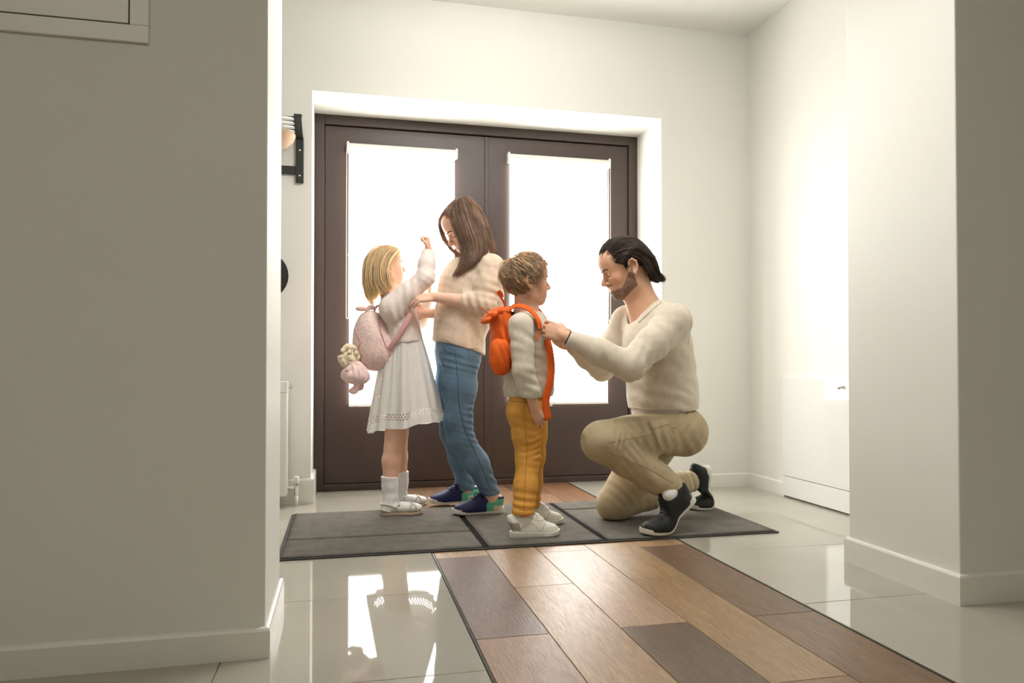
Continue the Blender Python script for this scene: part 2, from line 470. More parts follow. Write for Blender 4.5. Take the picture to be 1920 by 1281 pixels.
# coat rack on the entrance wall
rack = tag(empty('coat_rack', (-.35, YW, 1.75)), 'black metal coat rack with steel hat rails left of the door', 'coat rack')
def bracket(xc):
    bm = bmesh.new()
    box(bm, xc-.019, xc+.019, YW-.020, YW-.001, 1.614, 1.842, bev=.002)
    M = Matrix.Translation((xc, YW-.0105, 1.836)) @ Matrix.Rotation(math.radians(69), 4, 'X')
    box(bm, -.019, .019, -.0095, .0095, 0, .180, bev=.002, M=M)
    o = obj('bracket', bm, MAT['black_metal'], rack)
    for z in (1.776, 1.648):
        lathe_bm = lathe(bmesh.new(), [(.0052, 0), (.0052, .002), (.003, .0035)], seg=12, M=Matrix.Translation((xc, YW-.020, z)) @ Matrix.Rotation(math.pi/2, 4, 'X'))
        obj('screw', lathe_bm, MAT['chrome'], o, True, 40)
for xc in (-.216, -1.05): bracket(xc)
for k in range(5):
    q = .035+.032*k; yy, zz = YW-.0105-q*math.sin(math.radians(69)), 1.836+q*math.cos(math.radians(69))
    obj('hat_rail', tube(bmesh.new(), [(-1.05, yy, zz), (-.205, yy, zz)], .006, 10), MAT['steel'], rack, True)
obj('hook_bar', BX(-1.05, -.216, YW-.016, YW-.006, 1.655, 1.696, bev=.002), MAT['black_metal'], rack)
for xc in (-.40, -.56, -.72, -.88):
    obj('hook', tube(bmesh.new(), smoothline([(xc, YW-.016, 1.67), (xc, YW-.05, 1.665), (xc, YW-.062, 1.69)]), .005, 8), MAT['black_metal'], rack, True)
bm = lathe(bmesh.new(), [(.004, .012), (.05, .010), (.085, .004), (.088, -.002), (.080, -.030), (.05, -.062), (.006, -.078)], seg=28, M=Matrix.Translation((-.318, YW-.115, 1.822)))
tag(obj('beige_hat', bm, MAT['straw'], None, True, 50), 'round beige hat hanging under the steel rails of the rack', 'hat')
# dark cap hung lower on the wall
bm = bmesh.new()
lathe(bm, [(.01, .058), (.06, .050), (.105, .028), (.120, 0), (.122, -.006), (.10, -.008), (.01, -.008)], seg=28,
      M=Matrix.Translation((-.390, YW-.012, 1.143)) @ Matrix.Rotation(math.pi/2, 4, 'X') @ Matrix.Rotation(.0, 4, 'Z'))
tag(obj('dark_hat', bm, MAT['black_felt'], None, True, 50), 'black rounded hat hanging on the wall beside the left pier', 'hat')
tag(obj('wall_peg', tube(bmesh.new(), [(-.390, YW, 1.20), (-.390, YW-.055, 1.21)], .006, 8), MAT['black_metal'], None, True), 'small black wall peg behind the round black hat', 'peg')

# radiator
rad = tag(empty('radiator', (-.7, YW-.06, .05)), 'white panel radiator on the wall behind the left pier', 'radiator')
rx = -.266
bm = bmesh.new()
box(bm, -1.15, rx, YW-.105, YW-.092, .055, .560, bev=.006, seg=2)
obj('front_panel', bm, MAT['radiator'], rad)
obj('rear_panel', BX(-1.15, rx, YW-.045, YW-.032, .055, .600, bev=.006, seg=2), MAT['radiator'], rad)
obj('side_cover', BX(rx-.004, rx+.002, YW-.102, YW-.034, .06, .575, bev=.001), MAT['radiator'], rad)
bm = bmesh.new()
for k in range(40): box(bm, -1.14+k*.0215, -1.13+k*.0215, YW-.10, YW-.036, .590, .598)
box(bm, -1.15, rx+.003, YW-.107, YW-.098, .560, .616, bev=.002); box(bm, -1.15, rx+.003, YW-.04, YW-.030, .585, .616, bev=.002)
obj('top_grille', bm, MAT['radiator'], rad)
bm = lathe(bmesh.new(), [(.006, 0), (.006, .012), (.010, .013), (.010, .022), (.004, .024)], seg=14, M=Matrix.Translation((rx, YW-.068, .588)) @ Matrix.Rotation(math.pi/2, 4, 'Y'))
obj('bleed_plug', bm, MAT['chrome'], rad, True, 40)
vx = -.222
valve = obj('valve', tube(bmesh.new(), [(rx-.01, YW-.068, .092), (vx+.006, YW-.068, .092)], .009, 12), MAT['chrome'], rad, True, 40)
obj('valve_body', lathe(bmesh.new(), [(.009, .0), (.011, .010), (.011, .03), (.013, .034), (.013, .058), (.008, .062)], (vx, YW-.068, .052), 14), MAT['chrome'], valve, True, 40)
obj('valve_cap', lathe(bmesh.new(), [(.013, 0), (.014, .006), (.014, .030), (.011, .034)], (vx, YW-.068, .112), 14), MAT['white_plastic'], valve, True, 40)
obj('supply_pipe', tube(bmesh.new(), [(vx, YW-.068, -.001), (vx, YW-.068, .055)], .0085, 10), MAT['white_plastic'], rad, True)

# door mat in pieces with rubber edge and grooves
MX0, MX1, MY0, MY1 = -.2285, 1.7615, 2.7225, 3.546
mat_o = tag(empty('door_mat', ((MX0+MX1)/2, (MY0+MY1)/2, 0)), 'long grey carpet mat with black grooves lying before the door', 'mat')
obj('rubber_base', BX(MX0, MX1, MY0, MY1, .0014, .006, bev=.002), MAT['rubber'], mat_o)
obj('groove_bed', BX(MX0+.014, MX1-.014, MY0+.010, MY1-.010, .006, .0075), MAT['groove'], mat_o)
def pile(x0, x1, y0, y1):
    bm = bmesh.new(); nx, ny = max(2, int((x1-x0)/.02)), max(2, int((y1-y0)/.02))
    g = [[None]*(ny+1) for _ in range(nx+1)]
    for i in range(nx+1):
        for j in range(ny+1):
            e = i in (0, nx) or j in (0, ny)
            jx = rng.uniform(-.0012, .0012) if e else 0
            g[i][j] = bm.verts.new((x0+(x1-x0)*i/nx+jx, y0+(y1-y0)*j/ny+jx, .0105 if e else .0125+rng.uniform(-.0004, .0004)))
    for i in range(nx):
        for j in range(ny): bm.faces.new((g[i][j], g[i+1][j], g[i+1][j+1], g[i][j+1]))
    bd = [e for e in bm.edges if e.is_boundary]
    r = bmesh.ops.extrude_edge_only(bm, edges=bd)
    for v in [v for v in r['geom'] if isinstance(v, bmesh.types.BMVert)]: v.co.z = .0065
    obj('mat_panel', bm, MAT['carpet'], mat_o, True)
gl, gr, w2 = .5275, 1.006, .013
pile(MX0+.016, gl-w2, MY0+.012, 2.994); pile(MX0+.016, gl-w2, 3.006, MY1-.012)
pile(gl+w2, gr-w2, MY0+.012, MY1-.012)
pile(gr+w2, MX1-.016, MY0+.012, 3.335); pile(gr+w2, MX1-.016, 3.347, MY1-.012)
# ------------------------------------------------------------------ soft-body modelling: distance fields turned into meshes
def A3(p): return np.array(p, dtype=np.float32)

class Field:
    """signed distance field on a grid that is finer in chosen zones"""
    BIG = .08
    def __init__(s, lo, hi, step, fine=()):
        s.ax = []
        for a in range(3):
            x, out = lo[a], []
            while x < hi[a]:
                out.append(x)
                st = step
                for (fl, fh, fs) in fine:
                    if fl[a]-fs <= x <= fh[a]: st = min(st, fs)
                    elif x < fl[a] < x+st: st = min(st, max(fs, fl[a]-x))
                x += st
            s.ax.append(np.array(out, np.float32))
        s.F = np.full([len(a) for a in s.ax], s.BIG, np.float32)
        s.step = step
    def win(s, lo, hi, m):
        sl = []
        for a in range(3):
            i = np.searchsorted(s.ax[a], lo[a]-m); j = np.searchsorted(s.ax[a], hi[a]+m)
            if j <= i: return None
            sl.append(slice(max(i-1, 0), j+1))
        return tuple(sl)
    def put(s, fn, lo, hi, k=.01, mode='add'):
        w = s.win(lo, hi, max(k, .012)+s.step)
        if w is None: return
        X = s.ax[0][w[0]][:, None, None]; Y = s.ax[1][w[1]][None, :, None]; Z = s.ax[2][w[2]][None, None, :]
        d = fn(X, Y, Z)
        a = s.F[w]
        if mode == 'add':
            h = np.maximum(k-np.abs(a-d), 0)/k if k > 0 else 0
            s.F[w] = np.minimum(a, d)-h*h*k*.25
        elif mode == 'sub':
            d = -d; h = np.maximum(k-np.abs(a-d), 0)/k if k > 0 else 0
            s.F[w] = np.maximum(a, d)+h*h*k*.25
    # -- primitives
    def cone(s, a, b, ra, rb, k=.01, mode='add'):
        a, b = A3(a), A3(b); ab = b-a; L = float(ab@ab)+1e-12
        R = max(ra, rb)
        def fn(X, Y, Z):
            px, py, pz = X-a[0], Y-a[1], Z-a[2]
            t = np.clip((px*ab[0]+py*ab[1]+pz*ab[2])/L, 0, 1)
            return np.sqrt((px-t*ab[0])**2+(py-t*ab[1])**2+(pz-t*ab[2])**2)-(ra+(rb-ra)*t)
        s.put(fn, np.minimum(a, b)-R, np.maximum(a, b)+R, k, mode)
    def chain(s, pts, rs, k=.01, mode='add'):
        for i in range(len(pts)-1): s.cone(pts[i], pts[i+1], rs[i], rs[i+1], k, mode)
    def ell(s, c, r, M=None, k=.01, mode='add'):
        """ellipsoid; M holds its axes as columns (3x3)"""
        c = A3(c); M = np.eye(3, dtype=np.float32) if M is None else np.array(M, np.float32)
        r = A3(r)
        ext = np.sqrt(((M*r[None, :])**2).sum(1))
        def fn(X, Y, Z):
            px, py, pz = X-c[0], Y-c[1], Z-c[2]
            k0 = 0; k1 = 0
            for i in range(3):
                q = (px*M[0, i]+py*M[1, i]+pz*M[2, i])/r[i]
                k0 = k0+q*q; k1 = k1+(q/r[i])**2
            k0 = np.sqrt(k0); k1 = np.sqrt(k1)+1e-9
            return np.where(k0 < .25, -float(r.min())*(1-k0), k0*(k0-1)/k1)
        s.put(fn, c-ext, c+ext, k, mode)
    def loft(s, secs, k=.012, sub=3, mode='add'):
        """stack of ellipses (centre, u vector with its length, v vector with its length)"""
        secs = [(A3(c), A3(u), A3(v)) for c, u, v in secs]
        n = len(secs); fin = []
        for i in range(n-1):
            p0, p1, p2, p3 = secs[max(i-1, 0)], secs[i], secs[i+1], secs[min(i+2, n-1)]
            for q in range(sub):
                t = q/sub
                fin.append(tuple(.5*(2*p1[j]+(p2[j]-p0[j])*t+(2*p0[j]-5*p1[j]+4*p2[j]-p3[j])*t*t+(3*p1[j]-p0[j]-3*p2[j]+p3[j])*t**3) for j in range(3)))
        fin.append(secs[-1])
        for (a, ua, va), (b, ub, vb) in zip(fin, fin[1:]):
            ab = b-a; L = float(ab@ab)+1e-12; n_ = ab/math.sqrt(L)
            R = max(np.linalg.norm(ua), np.linalg.norm(ub), np.linalg.norm(va), np.linalg.norm(vb))
            def fn(X, Y, Z, a=a, ab=ab, ua=ua, ub=ub, va=va, vb=vb, L=L, n_=n_):
                px, py, pz = X-a[0], Y-a[1], Z-a[2]
                t = np.clip((px*ab[0]+py*ab[1]+pz*ab[2])/L, 0, 1)
                qx, qy, qz = px-t*ab[0], py-t*ab[1], pz-t*ab[2]
                lu = np.linalg.norm(ua)*(1-t)+np.linalg.norm(ub)*t; lv = np.linalg.norm(va)*(1-t)+np.linalg.norm(vb)*t
                du, dv = (ua+ub)/np.linalg.norm(ua+ub), (va+vb)/np.linalg.norm(va+vb)
                eu = (qx*du[0]+qy*du[1]+qz*du[2]); ev = (qx*dv[0]+qy*dv[1]+qz*dv[2]); en = (qx*n_[0]+qy*n_[1]+qz*n_[2])
                ln = np.minimum(lu, lv)*.6
                k0 = np.sqrt((eu/lu)**2+(ev/lv)**2+(en/ln)**2); k1 = np.sqrt((eu/lu**2)**2+(ev/lv**2)**2+(en/ln**2)**2)+1e-9
                return np.where(k0 < .25, -np.minimum(lu, lv)*(1-k0), k0*(k0-1)/k1)
            s.put(fn, np.minimum(a, b)-R, np.maximum(a, b)+R, k, mode)
    def plane(s, p, n, k=0.0, lo=None, hi=None):
        """cut away the side the normal points to (within a box if given)"""
        p, n = A3(p), A3(n); n = n/np.linalg.norm(n)
        lo = [a[0] for a in s.ax] if lo is None else lo; hi = [a[-1] for a in s.ax] if hi is None else hi
        w = s.win(lo, hi, 0)
        if w is None: return
        X = s.ax[0][w[0]][:, None, None]; Y = s.ax[1][w[1]][None, :, None]; Z = s.ax[2][w[2]][None, None, :]
        d = (X-p[0])*n[0]+(Y-p[1])*n[1]+(Z-p[2])*n[2]
        a = s.F[w]; h = np.maximum(k-np.abs(a-d), 0)/k if k > 0 else 0
        s.F[w] = np.maximum(a, d)+(h*h*k*.25 if k > 0 else 0)
    # -- polygonise
    def mesh(s, smooth=2):
        F = s.F; nx, ny, nz = F.shape
        F[0] = F[-1] = s.BIG; F[:, 0] = F[:, -1] = s.BIG; F[:, :, 0] = F[:, :, -1] = s.BIG
        I = F < 0
        cnt = np.zeros((nx-1, ny-1, nz-1), np.int8)
        for dx in (0, 1):
            for dy in (0, 1):
                for dz in (0, 1): cnt += I[dx:nx-1+dx, dy:ny-1+dy, dz:nz-1+dz]
        act = (cnt > 0) & (cnt < 8)
        ci = np.argwhere(act)
        ids = np.full(act.shape, -1, np.int32); ids[act] = np.arange(len(ci), dtype=np.int32)
        acc = np.zeros((len(ci), 3), np.float64); num = np.zeros(len(ci))
        i0, j0, k0 = ci.T
        for axis in range(3):
            o = [(0, 0), (0, 1), (1, 0), (1, 1)]
            for p, q in o:
                off = [p, q]; off.insert(axis, 0)
                a = (i0+off[0], j0+off[1], k0+off[2])
                b = list(a); b[axis] = b[axis]+1; b = tuple(b)
                fa, fb = F[a], F[b]; m = (fa < 0) != (fb < 0)
                t = fa[m]/(fa[m]-fb[m])
                for d in range(3):
                    ca = s.ax[d][a[d][m]]
                    if d == axis: ca = ca+t*(s.ax[d][b[d][m]]-ca)
                    acc[m, d] += ca
                num[m] += 1
        v = acc/num[:, None]
        quads = []
        for axis in range(3):
            sa = [slice(1, -1)]*3; sb = [slice(1, -1)]*3
            sa[axis] = slice(0, -1); sb[axis] = slice(1, None)
            A, B = I[tuple(sa)], I[tuple(sb)]
            e = np.argwhere(A != B)
            inside_a = A[tuple(e.T)]
            base = e.copy()
            for d in range(3):
                if d != axis: base[:, d] += 1
            o1, o2 = [d for d in range(3) if d != axis]
            def cell(p, q):
                c = base.copy(); c[:, o1] -= p; c[:, o2] -= q
                return ids[c[:, 0], c[:, 1], c[:, 2]]
            Q = np.stack([cell(1, 1), cell(0, 1), cell(0, 0), cell(1, 0)], 1)
            flip = inside_a if axis == 1 else ~inside_a
            Q[flip] = Q[flip][:, ::-1]
            quads.append(Q)
        q = np.concatenate(quads)
        q = q[(q >= 0).all(1)]
        for it in range(smooth):
            v = relax(v, q, .5)
            v = relax(v, q, -.45) if it % 2 == 0 and smooth > 1 else v
        return v, q

def relax(v, q, lam):
    n = len(v); s_ = np.zeros((n, 3)); c_ = np.zeros(n)
    for a, b in ((0, 1), (1, 2), (2, 3), (3, 0)):
        for d in range(3):
            s_[:, d] += np.bincount(q[:, a], v[q[:, b], d], n)+np.bincount(q[:, b], v[q[:, a], d], n)
        c_ += np.bincount(q[:, a], minlength=n)+np.bincount(q[:, b], minlength=n)
    return v+lam*(s_/np.maximum(c_, 1)[:, None]-v)

def normals(v, q):
    fn = np.cross(v[q[:, 2]]-v[q[:, 0]], v[q[:, 3]]-v[q[:, 1]])
    n = np.zeros_like(v)
    for a in range(4):
        for d in range(3): n[:, d] += np.bincount(q[:, a], fn[:, d], len(v))
    return n/(np.linalg.norm(n, axis=1)[:, None]+1e-12)

def from_arrays(name, v, q, mat, parent=None, col=None):
    me = bpy.data.meshes.new(name)
    me.vertices.add(len(v)); me.vertices.foreach_set('co', np.asarray(v, np.float32).ravel())
    k = q.shape[1]
    me.loops.add(q.size); me.loops.foreach_set('vertex_index', q.astype(np.int32).ravel())
    me.polygons.add(len(q)); me.polygons.foreach_set('loop_start', np.arange(len(q), dtype=np.int32)*k)
    me.update(calc_edges=True); me.validate()
    if col is not None and len(me.vertices) == len(v):
        ca = me.color_attributes.new('tint', 'FLOAT_COLOR', 'POINT')
        c4 = np.ones((len(v), 4), np.float32); c4[:, :3] = col
        ca.data.foreach_set('color', c4.ravel())
    return link(name, me, mat, parent, True)

def folds(v, n, specs):
    """cloth creases: (centre, direction of travel, wave length, height, reach, seed)"""
    out = v.copy()
    for (c, d, wl, amp, reach, seed) in specs:
        c = np.array(c); d = np.array(d, float); d /= np.linalg.norm(d)
        p = v-c; r2 = (p**2).sum(1)
        w = np.exp(-r2/(reach*reach))
        m = w > .02
        pm = p[m]
        rr = np.random.default_rng(seed)
        ph = rr.uniform(0, 6.28, 4); dirs = rr.normal(size=(3, 3))
        warp = sum(np.sin(pm@dirs[i]*(9+5*i)+ph[i])*.45 for i in range(3))
        s_ = np.sin(pm@d*(2*math.pi/wl)+ph[3]+warp*1.6)
        s_ = np.sign(s_)*np.abs(s_)**.8
        env = .6+.4*np.sin(pm@dirs[0]*22+ph[1])
        out[m] += n[m]*(.62*amp*w[m]*s_*env)[:, None]
    return out

def rot3(f, up):
    """axes as columns: forward, left, up"""
    f = Vector(f).normalized(); u = Vector(up); u = (u-f*u.dot(f)).normalized(); l = u.cross(f)
    return np.array([[f[i], l[i], u[i]] for i in range(3)], np.float32)

def toM(R, o):
    M = Matrix.Identity(4)
    for i in range(3):
        for j in range(3): M[i][j] = float(R[i, j])
        M[i][3] = o[i]
    return M

# ------------------------------------------------------------------ figures
class Head:
    """local frame: x to the face, y to the figure's left, z to the crown; chin at 0, crown at 1 (times H)"""
    def __init__(s, chin, fwd, up, H, child=0.0, wide=1.0, jaw=1.0, nose=1.0):
        s.R = rot3(fwd, up); s.H = H; s.ch = child; s.wide = wide; s.jaw = jaw; s.nose = nose
        s.o = A3(chin)-s.R@A3((.29*H, 0, .01*H))
    def w(s, p): return s.o+s.R@(A3(p)*s.H)
    def W(s, p): return Vector([float(x) for x in s.w(p)])
    def loc(s, v): return ((np.asarray(v)-s.o)@s.R)/s.H
    def box(s, m=.1):
        c = np.array([s.w((x, y, z)) for x in (-.5, .52) for y in (-.42, .42) for z in (-.05, 1.02)])
        return c.min(0)-m*s.H, c.max(0)+m*s.H
    def build(s, F, mouth_open=0.0, smile=0.0, lid=.6):
        H, R, ch = s.H, s.R, s.ch
        def e(c, r, k, mode='add', tilt=0, roll=0):
            M = R
            if tilt or roll:
                ct, st = math.cos(tilt), math.sin(tilt); cr, sr = math.cos(roll), math.sin(roll)
                M = R@np.array([[ct, 0, st], [0, 1, 0], [-st, 0, ct]], np.float32)@np.array([[cr, -sr, 0], [sr, cr, 0], [0, 0, 1]], np.float32)
            F.ell(s.w(c), [x*H for x in r], M, k*H, mode)
        def cn(a, b, ra, rb, k, mode='add'): F.cone(s.w(a), s.w(b), ra*H, rb*H, k*H, mode)
        wd = s.wide
        e((-.045, 0, .625), (.435, .335*wd, .375), .02)                 # skull
        e((.15, 0, .70), (.235, .265*wd, .23), .10)                      # forehead
        e((.135, 0, .36), (.225, .235*wd, .30), .10)                     # face
        e((.20, 0, .20), (.165, .165*wd, .17), .08)                      # lower face
        e((.285-.02*ch, 0, .085), (.070, .085, .080), .07)               # chin
        for sg in (-1, 1):
            cn((.22, sg*.10, .085), (.0, sg*.205*wd, .20), .062*s.jaw, .075*s.jaw, .09)   # jaw
            cn((.0, sg*.205*wd, .20), (-.03, sg*.24*wd, .42), .07, .07, .09)
            e((.225, sg*.155*wd, .375), (.095, .085, .085), .09)         # cheek
            if ch: e((.23, sg*.135, .255), (.11*ch, .10*ch, .10*ch), .09)
        e((.275, 0, .555), (.085, .185*wd, .055), .07)                   # brow
        e((.27, 0, .225), (.105, .115, .090), .06)                       # muzzle
        for sg in (-1, 1): e((.375, sg*.135*wd, .485), (.075, .085, .052), .05, 'sub')     # eye sockets
        for sg in (-1, 1): e((.270, sg*.130*wd, .482), (.068, .072, .060), .018)           # lids over the eyeball
        nl = s.nose
        cn((.345, 0, .515), (.410+.03*nl, 0, .385), .028, .040, .045)    # nose
        e((.415+.035*nl, 0, .352), (.045, .042, .036), .03)
        for sg in (-1, 1): e((.385, sg*.048, .335), (.042, .028, .030), .025)
        e((.385, 0, .338), (.060, .040, .034), .02); e((.345, 0, .300), (.050, .050, .045), .03)
        e((.362, 0, .245), (.034, .078+.02*smile, .024), .022)           # lips
        e((.352, 0, .192), (.034, .066+.02*smile, .026), .022)
        e((.405, 0, .2185), (.050, .085+.025*smile, .0065+.02*mouth_open), .010, 'sub')
        if smile:
            for sg in (-1, 1):
                cn((.345, sg*.07, .222), (.295, sg*.125, .250), .008, .008, .015, 'sub')
                cn((.36, sg*.075, .30), (.30, sg*.125, .21), .004, .004, .02, 'sub')
        for sg in (-1, 1):                                               # ears
            y = sg*(.325*wd)
            e((-.065, y, .445), (.095, .035, .140), .03, tilt=-.25)
            e((-.045, sg*(.365*wd), .455), (.050, .028, .085), .015, 'sub', tilt=-.25)
            arc = [(-.02, sg*.352*wd, .52), (-.04, sg*.375*wd, .575), (-.095, sg*.388*wd, .58), (-.145, sg*.388*wd, .52), (-.145, sg*.378*wd, .44), (-.105, sg*.36*wd, .36), (-.055, sg*.345*wd, .325)]
            for a, b in zip(arc, arc[1:]): cn(a, b, .020, .020, .015)
            e((-.055, sg*.345*wd, .325), (.030, .018, .030), .02)

def hand(F, wrist, d, palm_n, sc=1.0, curls=(.3,)*4, thumb=.4, spread=.05, side=1, k=.006, thumb_in=.5):
    """five-fingered hand: d = direction of the fingers, palm_n = out of the palm, side = +1 if the thumb lies along d x palm_n"""
    w = Vector(wrist); d = Vector(d).normalized(); pn = Vector(palm_n); pn = (pn-d*pn.dot(d)).normalized()
    t = d.cross(pn)*side                                     # towards the thumb
    S = sc*.95
    kn = w+d*(.088*S)
    M = np.array([[d[i], t[i], pn[i]] for i in range(3)], np.float32)
    F.ell(w+d*(.050*S), (.056*S, .041*S, .0165*S), M, k)
    F.cone(w-d*.01, w+d*(.03*S), .024*S, .022*S, k*1.5)
    tips = []
    for i, (off, ln, r) in enumerate(((.030, .072, .0088), (.010, .080, .0090), (-.011, .074, .0086), (-.030, .058, .0077))):
        c = curls[i] if len(curls) > 1 else curls[0]
        base = w+d*((.086-.004*abs(i-1.2))*S)+t*(off*S)
        F.cone(w+d*(.03*S)+t*(off*.7*S), base, .011*S, r*1.12*S, k)
        dd = (d+t*(spread*(1.5-i))).normalized(); p = base
        for j, (f, a) in enumerate(((.45, .9), (.32, 1.1), (.23, .8))):
            ang = c*a
            dn = (pn-dd*pn.dot(dd)).normalized()
            nd = dd*math.cos(ang)+dn*math.sin(ang)
            q = p+nd*(ln*f*S)
            F.cone(p, q, r*(1-.08*j)*S, r*(.94-.10*j)*S, .003)
            # turn the local palm normal with the bend
            pn_loc = (-dd*math.sin(ang)+dn*math.cos(ang))
            dd, p = nd, q
            pn = pn_loc
        pn = Vector(palm_n); pn = (pn-d*pn.dot(d)).normalized()
        tips.append(p)
    b0 = w+d*(.020*S)+t*(.022*S)
    m1 = b0+(d*.75+t*(.75-.3*thumb_in)+pn*(.35*thumb_in+.1)).normalized()*(.042*S)
    m2 = m1+(d*.95+t*(.25-.5*thumb_in)+pn*(.25+.4*thumb)).normalized()*(.030*S)
    m3 = m2+(d*.95-t*(.35*thumb_in)+pn*(.1+.6*thumb)).normalized()*(.024*S)
    F.cone(b0, m1, .0145*S, .0112*S, k); F.cone(m1, m2, .0108*S, .0098*S, .003); F.cone(m2, m3, .0098*S, .0078*S, .003)
    return tips, m3

def strands(guides, n, r, seed, jitter=.004, seg=14, taper=.35, clump=.5, wave=0.0, sides=4):
    """hair: many thin tapering locks interpolated between guide lines; returns vertices and quads"""
    rr = np.random.default_rng(seed)
    G = []
    for g in guides:
        pts = np.array([list(p) for p in smoothline(g, 8)])
        s_ = np.concatenate([[0], np.cumsum(np.linalg.norm(np.diff(pts, axis=0), axis=1))]); s_ /= s_[-1]
        tt = np.linspace(0, 1, seg)
        G.append(np.stack([np.interp(tt, s_, pts[:, d]) for d in range(3)], 1))
    G = np.array(G); m = len(G)
    vs, qs, cs, base = [], [], [], 0
    tt = np.linspace(0, 1, seg)
    for i in range(n):
        u = rr.uniform(0, m-1); a = min(int(u), m-2); f = u-a
        c = G[a]*(1-f)+G[a+1]*f
        ln = rr.uniform(.86, 1.04)
        if ln < 1: 
            x = np.linspace(0, ln, seg); c = np.stack([np.interp(x, tt, c[:, d]) for d in range(3)], 1)
        off = rr.normal(size=3)*jitter
        drift = rr.normal(size=3)*jitter*1.1
        c = c+off+drift*tt[:, None]
        if wave:
            ph, fr = rr.uniform(0, 6.28, 2), rr.uniform(5, 9)
            c = c+np.stack([np.sin(tt*fr+ph[0]), np.cos(tt*fr*.8+ph[1]), np.sin(tt*fr*1.1+ph[1])], 1)*wave*(tt[:, None]**.7)
        rad = r*rr.uniform(.6, 1.35)*np.clip(np.minimum((tt*8)+.35, (1.02-tt)/taper+.12), .12, 1)
        tg = np.gradient(c, axis=0); tg /= np.linalg.norm(tg, axis=1)[:, None]+1e-9
        ref = np.array([.3, .8, .5])+rr.normal(size=3)*.3
        n1 = np.cross(tg, ref); n1 /= np.linalg.norm(n1, axis=1)[:, None]+1e-9; n2 = np.cross(tg, n1)
        ring = np.stack([c+n1*(rad*math.cos(2*math.pi*k/sides))[:, None]+n2*(rad*math.sin(2*math.pi*k/sides))[:, None] for k in range(sides)], 1)
        vs.append(ring.reshape(-1, 3)); cs.append(np.full(seg*sides, np.clip(rr.lognormal(0, .22), .6, 1.7)))
        j = np.arange(seg-1)[:, None]*sides; k = np.arange(sides)[None, :]; k1 = (k+1) % sides
        q = np.stack([j+k, j+k1, j+sides+k1, j+sides+k], -1).reshape(-1, 4)+base
        e = base+(seg-1)*sides
        qs += [q, np.array([[base+3, base+2, base+1, base], [e, e+1, e+2, e+3]])] if sides == 4 else [q]
        base += seg*sides
    return np.concatenate(vs), np.concatenate(qs), np.concatenate(cs)

def merge(*vq):
    vs, qs, cs, b = [], [], [], 0
    for v, q, *c in vq: vs.append(v); qs.append(q+b); cs.append(c[0] if c else np.full(len(v), .75)); b += len(v)
    return np.concatenate(vs), np.concatenate(qs), np.concatenate(cs)

def hair_mesh(parent, mat, *vq):
    v, q, c = merge(*vq)
    return from_arrays('hair', v, q, mat, parent, np.repeat(c[:, None], 3, 1))

def bvh_of(o):
    me = o.data; n = len(me.vertices)
    co = np.empty(n*3, np.float32); me.vertices.foreach_get('co', co); co = co.reshape(-1, 3)
    return BVHTree.FromPolygons([Vector(c) for c in co.tolist()], [tuple(p.vertices) for p in me.polygons])

def seam(o, bvh, pts, r, mat, name='seam', lift=.0, side=None):
    """thin stitched line laid on a garment; pts are near-surface points, pushed from the viewer's side"""
    out = []
    d = Vector(side) if side is not None else None
    for p in smoothline(pts, 14):
        if d is not None:
            h = bvh.ray_cast(p-d*.25, d, .5)[0]
        else: h = bvh.find_nearest(p)[0]
        if h is not None: out.append(h-(d*(lift+r*.35) if d is not None else Vector()))
    if len(out) > 2:
        return obj(name, tube(bmesh.new(), out, r, 5), mat, o, True)

def patch(o, bvh, corners, side, mat, name, lift=.004, n=12):
    """raised cloth patch (pocket, flap) laid on a garment between four near-surface corners"""
    a, b, c, d_ = [Vector(p) for p in corners]; d = Vector(side).normalized()
    bm = bmesh.new(); g = []
    for i in range(n+1):
        row = []
        for j in range(n+1):
            s_, t_ = i/n, j/n
            p = (a*(1-s_)+b*s_)*(1-t_)+(d_*(1-s_)+c*s_)*t_
            h = bvh.ray_cast(p-d*.3, d, .6)[0]
            h = h if h is not None else p
            e = min(s_, 1-s_, t_, 1-t_)*n
            row.append(bm.verts.new(h-d*(lift if e >= 1 else -.002)))
        g.append(row)
    for i in range(n):
        for j in range(n): bm.faces.new((g[i][j], g[i+1][j], g[i+1][j+1], g[i][j+1]))
    return obj(name, bm, mat, o, True)
# ------------------------------------------------------------------ cloth, skin and hair materials
def tinted(name, rough=.5, spec=.4, bump=0, bscale=300, var=.05, sheen=0, sss=0):
    t = NT(name); vec = t.coord()
    a = t.n('Attribute', attribute_name='tint')
    f = t.ramp(t.noise(vec, 55, 3), [(.3, (1-var,)*3+(1,)), (.7, (1+var,)*3+(1,))])
    t.set(Base_Color=t.mix(a.outputs['Color'], f, 1.0, 'MULTIPLY'), Roughness=rough)
    t.b.inputs['Specular IOR Level'].default_value = spec
    if bump: t.bump(t.noise(vec, bscale, 2), bump, .001)
    if sheen: t.b.inputs['Sheen Weight'].default_value = sheen
    if sss:
        t.b.inputs['Subsurface Weight'].default_value = sss; t.b.inputs['Subsurface Scale'].default_value = .01
    return t.m
MAT['skin'] = tinted('skin', .48, .35, .06, 700, .04)
MAT['shoe_upper'] = tinted('shoe upper', .55, .35, .12, 500, .05)
MAT['plush'] = tinted('plush pile', .95, .1, .9, 260, .10, .3)

